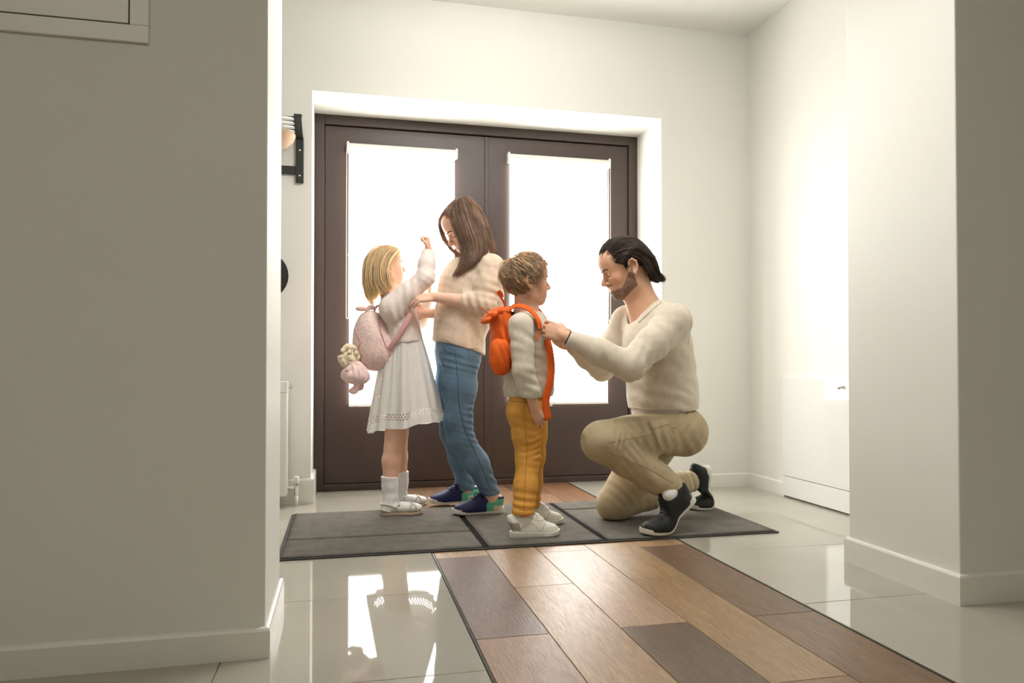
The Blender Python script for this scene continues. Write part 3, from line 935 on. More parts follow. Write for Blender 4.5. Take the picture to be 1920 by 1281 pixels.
def knit(name, col, scale=230, bump=.35):
    t = NT(name); vec = t.coord()
    w = t.n('TexWave', wave_type='BANDS', bands_direction='Z'); t.l(vec, w.inputs['Vector'])
    w.inputs['Scale'].default_value = scale; w.inputs['Distortion'].default_value = 3; w.inputs['Detail'].default_value = 1
    n = t.noise(vec, 40, 3)
    c1 = tuple(min(1, c*1.05) for c in col[:3])+(1,); c0 = tuple(c*.93 for c in col[:3])+(1,)
    t.set(Base_Color=t.ramp(n, [(.3, c0), (.7, c1)]), Roughness=.9)
    t.b.inputs['Specular IOR Level'].default_value = .15; t.b.inputs['Sheen Weight'].default_value = .15
    t.bump(w.outputs['Fac'], bump*.5, .001)
    return t.m
def woven(name, col, col2, scale=900, rough=.85, wear=.13):
    t = NT(name); vec = t.coord()
    f = t.noise(vec, scale, 2, .7); g = t.noise(vec, 9, 4, .6)
    c = t.mix(t.ramp(f, [(.3, col), (.7, col2)]), t.ramp(g, [(.3, (1-wear,)*3+(1,)), (.72, (1+wear*1.2,)*3+(1,))]), 1.0, 'MULTIPLY')
    t.set(Base_Color=c, Roughness=rough); t.b.inputs['Specular IOR Level'].default_value = .2
    t.bump(f, .15, .0008)
    return t.m
MAT['cream_knit'] = knit('cream wool knit', (.70, .62, .50, 1))
MAT['beige_knit'] = knit('beige fine knit', (.70, .56, .43, 1), 320)
MAT['ecru_knit'] = knit('ecru cotton knit', (.66, .60, .49, 1), 260)
MAT['pink_knit'] = knit('pale pink knit', (.88, .77, .71, 1), 320, .2)
MAT['denim'] = woven('washed blue denim', (.060, .115, .185, 1), (.175, .27, .37, 1), wear=.30)
MAT['mustard'] = woven('mustard cotton', (.60, .29, .055, 1), (.72, .37, .085, 1))
MAT['khaki'] = woven('khaki cotton', (.43, .345, .215, 1), (.53, .43, .28, 1))
MAT['seam_blue'] = plain('dark denim seam', (.03, .06, .11, 1), .9)
MAT['seam_gold'] = plain('mustard seam', (.36, .16, .03, 1), .9)
MAT['seam_khaki'] = plain('khaki seam', (.25, .19, .105, 1), .9)
MAT['seam_knit'] = plain('knit seam', (.61, .51, .40, 1), .9)
MAT['sock'] = knit('white cotton sock', (.86, .84, .82, 1), 500, .3)
MAT['orange'] = woven('orange nylon', (.72, .105, .012, 1), (.86, .150, .022, 1), 500, .6)
MAT['pink_trim'] = plain('pink ribbon', (.80, .44, .44, 1), .7)
MAT['black_mesh'] = plain('black mesh padding', (.03, .035, .035, 1), .9)
MAT['white_rubber'] = plain('white rubber sole', (.74, .71, .64, 1), .6)
MAT['seam_shoe'] = plain('grey stitching', (.48, .46, .40, 1), .8)
MAT['tan_sole'] = plain('tan sole', (.55, .42, .30, 1), .7)
MAT['silver_strap'] = plain('silver white strap', (.62, .59, .53, 1), .35)
MAT['white_leather'] = plain('white leather', (.78, .76, .70, 1), .4)
MAT['lace_dark'] = plain('navy lace', (.02, .025, .07, 1), .8)
MAT['lace_black'] = plain('black lace', (.012, .012, .012, 1), .8)
MAT['gold'] = plain('gold', (.80, .55, .25, 1), .25, metal=1)
MAT['eye_white'] = plain('eye white', (.75, .70, .66, 1), .2, var=.01)
MAT['iris'] = plain('dark iris', (.05, .035, .03, 1), .15)
MAT['lash'] = plain('lash', (.03, .02, .015, 1), .8)
def hairmat(name, col, col2, rough=.42, glow=.38):
    t = NT(name); vec = t.coord()
    f = t.noise(vec, 14, 2, .6); a = t.n('Attribute', attribute_name='tint')
    c = t.mix(t.ramp(f, [(.32, col), (.70, col2)]), a.outputs['Color'], 1.0, 'MULTIPLY')
    t.set(Base_Color=c, Roughness=rough)
    t.b.inputs['Specular IOR Level'].default_value = .45
    tl = t.n('BsdfTranslucent'); t.l(t.mix(c, (1.9, 1.75, 1.5, 1), 1.0, 'MULTIPLY'), tl.inputs[0])
    mx = t.n('MixShader'); mx.inputs[0].default_value = glow
    t.l(t.b.outputs[0], mx.inputs[1]); t.l(tl.outputs[0], mx.inputs[2]); t.l(mx.outputs[0], t.t.nodes['Material Output'].inputs[0])
    return t.m
MAT['brow_dark'] = plain('dark brow', (.035, .022, .016, 1), .8)
MAT['brow_light'] = plain('light brow', (.20, .13, .08, 1), .8)
MAT['hair_brown'] = hairmat('chestnut hair', (.22, .14, .098, 1), (.40, .27, .19, 1), glow=.45)
MAT['hair_blond'] = hairmat('blond hair', (.70, .60, .43, 1), (.87, .78, .61, 1), glow=.5)
MAT['hair_boy'] = hairmat('light brown hair', (.38, .29, .205, 1), (.62, .51, .38, 1), .55, .45)
MAT['hair_dark'] = hairmat('dark brown hair', (.052, .036, .028, 1), (.11, .075, .060, 1))
def lacemat():
    t = NT('white cotton with eyelet bands'); uv = t.n('UVMap'); sp = t.n('SeparateXYZ'); t.l(uv.outputs[0], sp.inputs[0])
    # u runs round the skirt in eyelets, v down the skirt in metres
    fu = t.math('SUBTRACT', t.math('FRACT', sp.outputs[0]), .5)
    rows = None
    for (v0, sh) in ((.118, 0.), (.190, 0.), (.268, 0.), (.3575, 0.), (.3685, .5), (.3795, 0.)):
        fx = t.math('SUBTRACT', t.math('FRACT', t.math('ADD', sp.outputs[0], sh)), .5) if sh else fu
        dv = t.math('MULTIPLY', t.math('SUBTRACT', sp.outputs[1], v0), 1/.0135)
        d = t.math('SQRT', t.math('ADD', t.math('MULTIPLY', fx, fx), t.math('MULTIPLY', dv, dv)))
        hole = t.math('LESS_THAN', d, .26 if v0 > .34 else .11)
        rows = hole if rows is None else t.math('MAXIMUM', rows, hole)
    t.set(Base_Color=t.ramp(t.noise(t.coord(), 30, 3), [(.3, (.88, .865, .83, 1)), (.7, (.92, .905, .875, 1))]), Roughness=.85)
    t.bump(t.noise(t.coord(), 700, 2), .2, .001)
    tr = t.n('BsdfTransparent'); mx = t.n('MixShader'); out = t.t.nodes['Material Output']
    tl = t.n('BsdfTranslucent'); tl.inputs[0].default_value = (.90, .88, .83, 1)
    m2 = t.n('MixShader'); m2.inputs[0].default_value = .20; t.l(t.b.outputs[0], m2.inputs[1]); t.l(tl.outputs[0], m2.inputs[2])
    t.l(rows, mx.inputs[0]); t.l(m2.outputs[0], mx.inputs[1]); t.l(tr.outputs[0], mx.inputs[2]); t.l(mx.outputs[0], out.inputs[0])
    return t.m
MAT['eyelet'] = lacemat()

def lin(r, g, b): return np.array(rgb(r, g, b)[:3])

# ------------------------------------------------------------------ footwear
def bend_fn(xb, ang, w=.03):
    def f(v):
        if not ang: return v
        v = v.copy(); x = v[:, 0]-xb
        t = np.clip(-x/w, 0, 1); a = ang*t*t*(3-2*t)
        ca, sa = np.cos(a), np.sin(a); z = v[:, 2]-.004
        v[:, 0] = xb+x*ca+z*sa*1.0; v[:, 2] = .004+z*ca-x*sa
        return v
    return f

def apply(v, M):
    R = np.array([[M[i][j] for j in range(3)] for i in range(3)]); o = np.array([M[i][3] for i in range(3)])
    return v@R.T+o

def sole_mesh(L, w_heel, w_ball, thick, toe_up=.006, wavy=0.0, n=30, grow=0.0):
    xs = np.linspace(0, 1, n); prof = []
    for s_ in xs:
        w = w_heel+(w_ball-w_heel)*np.clip((s_-.25)/.45, 0, 1)**1.2
        e = min(1, math.sqrt(max(0, 1-((.16-s_)/.16)**2))) if s_ < .16 else (math.sqrt(max(0, 1-((s_-.74)/.26)**2)) if s_ > .74 else 1)
        wi = w*(1-.14*math.exp(-((s_-.42)/.16)**2))
        prof.append(max(.004, wi*max(e, .05)+grow))
    vs, qs = [], []
    for i, s_ in enumerate(xs):
        z0 = toe_up*max(0, (s_-.72)/.28)**2+(wavy*(1 if i % 2 else 0)); z1 = thick*(1.15-.25*s_)+toe_up*max(0, (s_-.72)/.28)**2
        w = prof[i]; x = s_*L+(grow*(2*s_-1))
        c = -.006*math.sin(s_*3.1)*(L/.27)
        vs += [(x, c-w*.92, z0), (x, c+w*.92, z0), (x, c+w, z0+.3*(z1-z0)), (x, c+w*.97, z1), (x, c-w*.97, z1), (x, c-w, z0+.3*(z1-z0))]
    for i in range(n-1):
        for k in range(6): a, b = i*6+k, i*6+(k+1) % 6; qs.append((a, b, b+6, a+6))
    qs += [(0, 5, 2, 1), (5, 4, 3, 2)]; e = (n-1)*6; qs += [(e, e+1, e+2, e+5), (e+5, e+2, e+3, e+4)]
    return np.array(vs, float), np.array(qs)

SHOE = {  # profile: position along the foot, half width, height (for a 270 mm shoe)
 'runner': ((.985, .024, .036), (.93, .037, .048), (.82, .043, .056), (.70, .046, .064), (.58, .042, .076), (.48, .037, .089), (.40, .034, .098), (.28, .033, .094), (.14, .034, .090), (.05, .031, .092), (.01, .025, .086)),
 'kid': ((.985, .028, .044), (.93, .042, .058), (.82, .048, .066), (.70, .050, .076), (.58, .046, .092), (.48, .042, .112), (.40, .040, .132), (.28, .040, .136), (.14, .040, .132), (.05, .037, .128), (.01, .030, .118)),
 'plim': ((.985, .024, .034), (.93, .038, .045), (.82, .044, .052), (.70, .046, .060), (.58, .042, .073), (.48, .038, .088), (.40, .036, .100), (.28, .035, .096), (.14, .035, .090), (.05, .031, .090), (.01, .025, .082))}
def shoe_ankle(M, L, bend, style='plim', up=.0):
    sc = L/.27; top = dict((a, h) for a, _, h in SHOE[style])[.28]
    p = bend_fn(.70*L, bend, .09*sc)(np.array([[.235*L, 0, (top-.012+up)*sc]]))
    return Vector(apply(p, M)[0])

def shoe(name, parent, M, L, style, side=1, bend=0.0):
    """M maps shoe space (x to the toe, z up, heel at the origin) to the world"""
    sc = L/.27; B = bend_fn(.70*L, bend, .09*sc); prof = SHOE[style]
    th = {'runner': .027, 'kid': .026, 'plim': .020}[style]*sc
    hw, bw = .031*sc, .044*sc
    F = Field((-.03, -.07*sc-.01, -.01), (L+.02, .07*sc+.01, .18*sc), .0036*max(sc, .8))
    F.loft([(((.075+.855*a)*L, -.003*sc*math.sin(a*3.1), h*.40*sc), (0, w*sc, 0), (0, 0, h*.60*sc)) for a, w, h in prof], .012*sc, 2)
    top = dict((a, h) for a, _, h in prof)[.28]*sc
    F.cone((.225*L, 0, top-.020*sc), (.21*L, 0, top+.07*sc), .0265*sc, .030*sc, .004*sc, 'sub')
    F.cone((.33*L, 0, top-.012*sc), (.32*L, 0, top+.06*sc), .018*sc, .020*sc, .006*sc, 'sub')
    F.cone((.45*L, 0, top-.018*sc), (.37*L, 0, top+.010*sc), .014*sc, .013*sc, .010*sc)      # tongue
    F.plane((0, 0, th*.5), (0, 0, -1))
    v, q = F.mesh(2)
    x, y, z = v[:, 0]/L, v[:, 1]/sc, v[:, 2]/sc
    if style == 'runner':
        col = np.tile(lin(22, 26, 74), (len(v), 1))
        g = (x+2.6*(z-.035) < .40) & (z < .082) & (x < .36); col[g] = lin(84, 172, 140)
        col[(x < .16) & (z > .074)] = lin(20, 24, 64)
        col[(z > top/sc-.010) & (x > .03) & (x < .36)] = lin(205, 200, 205)
        col[(x < .22) & (z < .044)] = lin(206, 190, 160)
    elif style == 'kid':
        col = np.tile(lin(226, 224, 212), (len(v), 1))
        col[(x+1.3*(z-.05) < .17) & (z < .082) & (z > .040)] = lin(160, 158, 146)
        col[(x > .70) & (z > .045) & (z < .050)] = lin(205, 202, 190)
    else:
        col = np.tile(lin(23, 24, 21), (len(v), 1))
        col[(x < .12) & (z > .05)] = lin(15, 16, 14)
    v = apply(B(v), M)
    o = from_arrays(name, v, q, MAT['shoe_upper'], parent, col)
    sv, sq = sole_mesh(L, hw*(1.30 if style == 'kid' else 1.14), bw*(1.14 if style == 'kid' else 1.04), th, .010*sc, .003*sc if style == 'runner' else 0, grow=.006 if style == 'kid' else .003)
    so = from_arrays('sole', apply(B(sv), M), sq, MAT['white_rubber'], o); so.data.set_sharp_from_angle(angle=math.radians(35))
    lm = {'runner': MAT['lace_dark'], 'kid': MAT['white_leather'], 'plim': MAT['lace_black']}[style]
    bvh = bvh_of(o)
    R3 = M.to_3x3()
    upd = (R3@Vector((0, 0, 1))).normalized()
    for i in range(5):
        fx = .60-.058*i
        line = []
        for s_ in np.linspace(-1, 1, 9):
            hz = np.interp(fx, [a_ for a_, _, _ in prof[::-1]], [h_ for _, _, h_ in prof[::-1]])*sc
            p = B(np.array([[fx*L+.006*s_*(1 if i % 2 else -1), s_*.021*sc, hz-.004*abs(s_)*sc]]))[0]
            h, nn, _, _ = bvh.find_nearest(M@Vector(p))
            if h is not None: line.append(h+nn*.0016)
        if len(line) > 4: obj('lace', tube(bmesh.new(), line, .0024*sc, 6), lm, o, True)
    if style == 'runner':   # bow loops
        c = None
        p = B(np.array([[.46*L, 0, .10*sc]]))[0]; h = bvh.find_nearest(M@Vector(p))[0]
        if h is not None:
            fx, ly = (R3@Vector((1, 0, 0))).normalized(), (R3@Vector((0, 1, 0))).normalized()
            for sg in (-1, 1):
                pts = smoothline([h, h+ly*.03*sg+upd*.008, h+ly*.045*sg-fx*.012-upd*.004, h+ly*.02*sg-fx*.004+upd*.002, h], 5)
                obj('lace', tube(bmesh.new(), pts, .002, 6), lm, o, True)
                obj('lace', tube(bmesh.new(), smoothline([h, h+ly*.028*sg+fx*.02, h+ly*.043*sg+fx*.022-upd*.045], 5), .002, 6), lm, o, True)
    if style == 'kid':
        for sg in (-1, 1):
            for pts in ([(.60, 1, .035), (.66, .9, .060), (.72, .4, .078), (.74, 0, .08)], [(.16, .9, .05), (.36, 1, .078), (.50, 1, .055), (.58, 1, .03)], [(.28, .9, .115), (.40, .85, .105), (.50, .7, .09), (.64, .6, .08)]):
                line = []
                for p in smoothline([(a*L, sg*b*.043*sc, c*sc) for a, b, c in pts], 6):
                    h, nn, _, _ = bvh.find_nearest(M@p)
                    if h is not None: line.append(h+nn*.0002)
                obj('panel_seam', tube(bmesh.new(), line, .0011, 5), MAT['seam_shoe'], o, True)
        obj('ankle_strap', tube(bmesh.new(), [bvh.find_nearest(M@Vector((x_*L, y_*.03*sc, .108*sc)))[0] for x_, y_ in ((.08, -1), (.2, -1.2), (.32, -.9), (.38, 0), (.32, .9), (.2, 1.2), (.08, 1))], .006*sc, 8, flat=.5, up=upd), MAT['white_leather'], o, True)
    if style == 'plim':
        pass
    return o

def pose(heel, toe, up=(0, 0, 1), z=None):
    """matrix for a shoe from heel to toe"""
    h, t = Vector(heel), Vector(toe); f = (t-h).normalized(); u = Vector(up); u = (u-f*u.dot(f)).normalized(); l = u.cross(f)
    M = Matrix.Identity(4)
    for i in range(3): M[i][0], M[i][1], M[i][2], M[i][3] = f[i], l[i], u[i], h[i]
    return M

def tufts(head, n, length, r, seed, keep, flow, wave=.006, lift=.25, grow=1.03, seg=9, curl=8):
    """short hair rooted on the skull; keep(local)->bool, flow(local, normal)->direction, all in head space"""
    rr = np.random.default_rng(seed); gs_v, gs_q, gs_c, base = [], [], [], 0
    H = head.H; c0 = np.array([-.045, 0, .625]); rad = np.array([.435, .335*head.wide, .375])*grow
    made = 0; tt = np.linspace(0, 1, seg); tries = 0
    while made < n and tries < n*12:
        tries += 1
        d = rr.normal(size=3); d /= np.linalg.norm(d)
        p = c0+rad*d
        if not keep(p): continue
        nn = d/rad; nn /= np.linalg.norm(nn)
        f = np.array(flow(p, nn), float); f = f-nn*f.dot(nn); f = f/(np.linalg.norm(f)+1e-6)
        f = f+rr.normal(size=3)*.20; f /= np.linalg.norm(f)
        side = np.cross(nn, f); side /= np.linalg.norm(side)+1e-6
        ln = length/H*rr.uniform(.6, 1.25)
        ph = rr.uniform(0, 6.28); cu = rr.uniform(.6, 1.3)*curl
        lf = lift*rr.uniform(.5, 1.6)
        # walk along the skull so locks follow its curve
        c = []
        q = p.copy()
        for k, t_ in enumerate(tt):
            c.append(q+nn*(.02+lf*ln*math.sin(min(1, t_*1.3)*2.2)*.6)+side*(wave/H*math.sin(ph+cu*t_))+nn*(wave/H*.7*math.cos(ph+cu*t_)))
            q = q+f*ln/(seg-1)
            dd = (q-c0)/rad; m = np.linalg.norm(dd); q = c0+rad*dd/m
            nn = dd/m/rad; nn /= np.linalg.norm(nn); f = f-nn*f.dot(nn); f /= np.linalg.norm(f)+1e-6
            side = np.cross(nn, f)
        c = (np.array(c)*H)@head.R.T+head.o
        ra = r*rr.uniform(.7, 1.3)*np.clip(np.minimum(tt*6+.5, (1.04-tt)/.5), .1, 1)
        tg = np.gradient(c, axis=0); tg /= np.linalg.norm(tg, axis=1)[:, None]+1e-9
        n1 = np.cross(tg, [.31, .77, .55]); n1 /= np.linalg.norm(n1, axis=1)[:, None]+1e-9; n2 = np.cross(tg, n1)
        ring = np.stack([c+n1*(ra*math.cos(2*math.pi*k/4))[:, None]+n2*(ra*math.sin(2*math.pi*k/4))[:, None] for k in range(4)], 1).reshape(-1, 3)
        j = np.arange(seg-1)[:, None]*4; k = np.arange(4)[None, :]; k1 = (k+1) % 4
        gs_v.append(ring); gs_c.append(np.full(seg*4, np.clip(rr.lognormal(0, .32), .5, 1.9))); gs_q.append(np.stack([j+k, j+k1, j+4+k1, j+4+k], -1).reshape(-1, 4)+base); base += seg*4; made += 1
    return np.concatenate(gs_v), np.concatenate(gs_q), np.concatenate(gs_c)

def cap(head, planes, grow=.028, step=.005):
    """close-fitting scalp under the locks, cut back from the face by planes given in head space"""
    H = head.H; lo, hi = head.box(.25)
    F = Field(lo, hi, step)
    F.ell(head.w((-.045, 0, .625)), [(.435+grow)*H, (.335*head.wide+grow)*H, (.375+grow)*H], head.R, .001)
    F.ell(head.w((.13, 0, .70)), [(.235+grow)*H, (.265*head.wide+grow)*H, (.23+grow)*H], head.R, .08*H)
    for p, n in planes: F.plane(head.w(p), head.R@A3(n), .03*H)
    return F.mesh(1)

def face_bits(person, hd, body, lid_down=True, brow=None, look=0.0):
    H = hd.H; bv = bvh_of(body); fwd = hd.W((1, 0, 0))-hd.W((0, 0, 0)); fwd.normalize()
    def on(p, out=.0):
        h = bv.ray_cast(hd.W(p)+fwd*.06, -fwd, .15)[0]
        return (h if h is not None else hd.W(p))+fwd*out
    for sg in (-1, 1):
        c = (.270, sg*.130*hd.wide, .482)
        pts = []
        for a in np.linspace(-1.05, 1.05, 9):
            dz = -.030-.012*math.cos(a) if lid_down else .012+.018*math.cos(a)
            rr_ = math.sqrt(max(.1, 1-(dz/.060)**2))
            pts.append(on((.3, c[1]+.0725*rr_*math.sin(a), c[2]+dz), .0006))
        obj('eyelashes', tube(bmesh.new(), pts, .0015*H/.23, 5), MAT['lash'], person, True)
        if not lid_down:
            bm = bmesh.new(); bmesh.ops.create_uvsphere(bm, u_segments=16, v_segments=10, radius=.056*H, matrix=Matrix.Translation(hd.W((.2855, c[1], .482))))
            ey = obj('eyeball', bm, MAT['eye_white'], person, True)
            bm = bmesh.new(); bmesh.ops.create_uvsphere(bm, u_segments=14, v_segments=8, radius=.030*H, matrix=Matrix.Translation(hd.W((.3165, c[1]+look, .480))))
            obj('iris', bm, MAT['iris'], ey, True)
        b = [on((.3, sg*y_*hd.wide, z_), .0004) for y_, z_ in ((.045, .560), (.075, .572), (.105, .582), (.14, .583), (.17, .577), (.20, .562))]
        obj('eyebrow', tube(bmesh.new(), b, [(.0011+.0017*math.sin(math.pi*min(1, .2+.75*i/len(b))))*H/.23 for i in range(len(b))], 6), brow, person, True)

def skin_tint(v, hd, base, lips, blush=None, beard=None, hands=None):
    c = np.tile(base, (len(v), 1)); l = hd.loc(v)
    m = np.exp(-(((l[:, 0]-.372)/.035)**2+(l[:, 1]/.075)**2+((l[:, 2]-.218)/.036)**2)**2)
    c = c*(1-m[:, None]*.8)+lips*m[:, None]*.8
    if blush is not None:
        for sg in (-1, 1):
            b = np.exp(-(((l[:, 0]-.27)/.12)**2+((l[:, 1]-sg*.17)/.09)**2+((l[:, 2]-.34)/.09)**2))
            c = c*(1-.5*b[:, None])+blush*.5*b[:, None]
        b = np.exp(-(((l[:, 0]-.45)/.05)**2+(l[:, 1]/.05)**2+((l[:, 2]-.35)/.05)**2)); c = c*(1-.4*b[:, None])+blush*.4*b[:, None]
    if beard is not None:
        x, y, z = l[:, 0], np.abs(l[:, 1]), l[:, 2]
        s_ = lambda a, b, t: np.clip((t-a)/(b-a), 0, 1)**2*(3-2*np.clip((t-a)/(b-a), 0, 1))
        edge = .19+.30*np.clip((.22-x)/.27, 0, 1)**1.3         # beard line climbs towards the ear
        low = .155*np.clip((.26-x)/.27, 0, 1)-.045              # and ends just under the jaw
        m = s_(.035, -.035, z-edge)*s_(-.075, -.035, x)*s_(-.03, .02, z-low)
        mus = s_(.28, .33, x)*s_(.255, .275, z)*s_(.325, .30, z)*s_(.15, .11, y)
        lipz = np.exp(-(((x-.372)/.05)**2+(y/.075)**2+((z-.215)/.034)**2)**2)
        m = np.clip(np.maximum(m, mus*.9)-lipz, 0, 1)
        nz = np.random.default_rng(8).uniform(.55, 1.0, len(v))
        m = m*nz*(np.linalg.norm(l-np.array([.1, 0, .3]), axis=1) < .75)
        c = c*(1-m[:, None]*.93)+beard*m[:, None]*.93
        return c, m
    return c
# ================================================================== kneeling man
def man():
    Y0 = 2.97
    per = tag(empty('person', (1.28, 2.97, .0125)), 'man in cream sweater and khaki trousers kneeling on one knee', 'person')
    hd = Head(P(1160, 561, 2.985), (-.90, .13, -.36), (0, 0, 1), .240, jaw=1.12, nose=1.0)
    sn, sf = P(1264, 603, 2.81), P(1176, 604, 3.13)                 # shoulders
    en, ef = P(1181, 687, 2.735), P(1128, 690, 3.14)                # elbows
    wn, wf = P(1066, 634, 2.80), P(1074, 648, 2.99)                 # wrists
    nb = P(1216, 590, 2.975)                                        # neck base
    hn, hf = P(1264, 803, 2.885), P(1246, 803, 3.055)
    kn, kf = P(1128, 828, 2.80), P(1152, 945, 3.08)
    an, af = P(1276, 916, 2.84), P(1300, 901, 3.18)
    toe = P(1202, 1003, 2.765); toe.z = .0135
    fd = V(-.985, -.10, 0).normalized(); heel0 = toe-fd*.292; heel0.z = .0135
    tp = P(1290, 957, 3.20); tp.z = .0135
    fd = V(-.97, -.05, 0).normalized(); h0 = tp-fd*.285; h0.z = .0135
    shoes = ((pose(heel0, toe), .292, math.radians(40)), (pose(h0, tp), .285, math.radians(84)))
    sk = [shoe_ankle(*s_) for s_ in shoes]
    an = sk[0].lerp(an, .55)
    # ---- body: one skin surface
    zones = [tuple(hd.box(.02))+(.0026,), ((P(1000, 640, 2.84).x, 2.76, P(1040, 660, 2.8).z), (P(1075, 600, 2.8).x, 3.05, P(1040, 585, 2.8).z), .0028)]
    lo = V(.75, 2.58, .0); hi = V(2.0, 3.40, 1.32)
    F = Field(lo, hi, .009, zones)
    hd.build(F, smile=1.0)
    F.cone(hd.w((-.13, 0, .28)), nb, .055, .060, .03)
    F.cone(hd.w((.05, 0, .12)), nb+V(-.05, 0, -.01), .030, .036, .03)
    F.chain([nb, P(1226, 640, Y0), P(1240, 740, Y0), P(1258, 792, Y0)], [.06, .085, .085, .09], .05)
    F.cone(nb+V(0, 0, -.03), sn, .045, .045, .04); F.cone(nb+V(0, 0, -.03), sf, .045, .045, .04)
    F.ell(P(1224, 634, Y0), (.088, .13, .11), k=.04)
    for a, b, c in ((sn, en, wn), (sf, ef, wf)):
        F.chain([a, b, c], [.042, .036, .026], .02)
    F.chain([hn, kn, an], [.065, .05, .028], .03); F.chain([hf, kf, af], [.065, .05, .026], .03)
    # near hand grips the strap: fingers curl, back of the hand to the viewer
    dn = (P(1018, 612, 2.85)-wn).normalized()
    hand(F, wn+dn*.005, dn, (-.25, .95, .05), 1.0, (.55, .75, .85, .95), .8, .03, side=-1, thumb_in=.9)
    df = (P(1030, 622, 2.98)-wf).normalized()
    hand(F, wf, df, (-.2, -.95, .1), 1.0, (.6, .7, .8, .9), .7, .03, side=1, thumb_in=.8)
    F.cone(an, sk[0], .026, .024, .01); F.cone(af, sk[1], .024, .022, .01)
    v, q = F.mesh(2)
    col, m = skin_tint(v, hd, lin(216, 168, 138), lin(190, 120, 105), lin(220, 150, 125), lin(58, 44, 37))
    n = normals(v, q)
    v = v+n*(m*.0035)[:, None]
    bd = from_arrays('body', v, q, MAT['skin'], per, col)
    face_bits(per, hd, bd, True, MAT['brow_dark'])
    # teeth showing in the smile
    obj('teeth', tube(bmesh.new(), [hd.W((.352-.35*abs(y)**1.6, y, .218)) for y in np.linspace(-.06, .06, 9)], .0042, 6), MAT['eye_white'], per, True)
    # ---- hair: swept back to the nape
    gs = []
    for y in np.linspace(-.40, .40, 15):
        s_ = abs(y)/.40; sg = 1 if y >= 0 else -1
        x0 = .335-.26*s_**2.2; z0 = .80-.24*s_**1.8
        yy = sg*.37*s_**.75 if s_ > 0 else 0
        g = [(x0, yy*.92, z0), (x0-.09, yy*1.02, z0+.13*(1-s_*.75)), (x0-.30, yy*1.06, 1.035-.30*s_**2), (-.33+.03*s_, yy*.98, .93-.30*s_**2), (-.505+.04*s_, yy*.84, .64-.16*s_), (-.535+.05*s_, yy*.74, .36-.08*s_), (-.52+.05*s_, yy*.66, .16), (-.60+.05*s_, yy*.62, .02+.03*s_)]
        gs.append([hd.W(p) for p in g])
    hv = strands(gs, 2800, .0014, 11, .0034, 16, .3, sides=3)
    # side locks tucked behind the ear
    for sg in (-1, 1):
        s2 = [[hd.W(p) for p in g] for g in (
            [(.10, sg*.315, .62), (.0, sg*.355, .64), (-.12, sg*.375, .63), (-.25, sg*.36, .48), (-.30, sg*.33, .30), (-.33, sg*.28, .14)],
            [(.13, sg*.30, .70), (.0, sg*.355, .72), (-.2, sg*.37, .66), (-.33, sg*.33, .48), (-.38, sg*.29, .28), (-.42, sg*.25, .10)],
            [(.16, sg*.28, .76), (.0, sg*.345, .80), (-.24, sg*.35, .74), (-.40, sg*.29, .50), (-.45, sg*.24, .28), (-.50, sg*.2, .06)])]
        hv = merge(hv, strands(s2, 500, .0014, 12+sg, .0035, 14, .3, sides=3))
        sb = [[hd.W(p) for p in g] for g in ([(.055, sg*.315, .60), (.04, sg*.315, .50), (.02, sg*.30, .40)], [(-.0, sg*.335, .60), (.0, sg*.33, .50), (.0, sg*.32, .42)])]
        hv = merge(hv, strands(sb, 90, .0012, 20+sg, .003, 8, .5, sides=3))
    cv = cap(hd, [((.20, 0, .76), (.85, 0, -.62)), ((.0, 0, .22), (0, 0, -1)), ((-.02, 0, .50), (.75, 0, -.66))], .008)
    hair_mesh(per, MAT['hair_dark'], hv, cv)
    # short beard hairs along the jaw
    # ---- sweater
    F = Field((.72, 2.58, .50), (1.95, 3.42, 1.16), .0058)
    def sec(u, v_, y, ru, rv, tilt=0): return (P(u, v_, y), (0, ru, 0), (rv*math.cos(tilt), 0, rv*math.sin(tilt)))
    F.chain([sn, sn.lerp(en, .5), en], [.072, .064, .058], .03); F.chain([en, en.lerp(wn, .5), wn+(wn-en).normalized()*-.004], [.058, .052, .036], .025)
    F.chain([sf, sf.lerp(ef, .5), ef], [.072, .062, .055], .03); F.chain([ef, ef.lerp(wf, .5), wf], [.055, .050, .036], .025)
    # cuffs end cleanly
    for w_, e_ in ((wn, en), (wf, ef)):
        d = (w_-e_).normalized(); F.plane(w_, d, 0, [w_[i]-.07 for i in range(3)], [w_[i]+.07 for i in range(3)])
    F.loft([sec(1245, 778, Y0, .165, .128), sec(1242, 745, Y0, .176, .142), sec(1238, 700, Y0, .178, .138, .05), sec(1232, 655, Y0, .186, .136, .1), sec(1227, 620, Y0, .176, .122, .12), sec(1220, 598, Y0, .125, .095, .15)], .02)
    F.cone(nb+V(.02, 0, -.012), sn+V(0, .02, -.005), .062, .062, .05); F.cone(nb+V(.02, 0, -.012), sf+V(0, -.02, -.005), .062, .062, .05)
    # V neck
    F.cone(nb+V(-.035, 0, -.015), hd.w((-.05, 0, .0)), .058, .085, .006, 'sub')
    vt = P(1194, 602, 2.90)
    F.cone(nb+V(-.055, 0, .03), vt+V(-.035, 0, .0), .052, .008, .006, 'sub')
    F.plane(P(1240, 774, Y0), (0.06, 0, -1), .008)
    v, q = F.mesh(2); n = normals(v, q)
    ax = (wn-en).normalized()
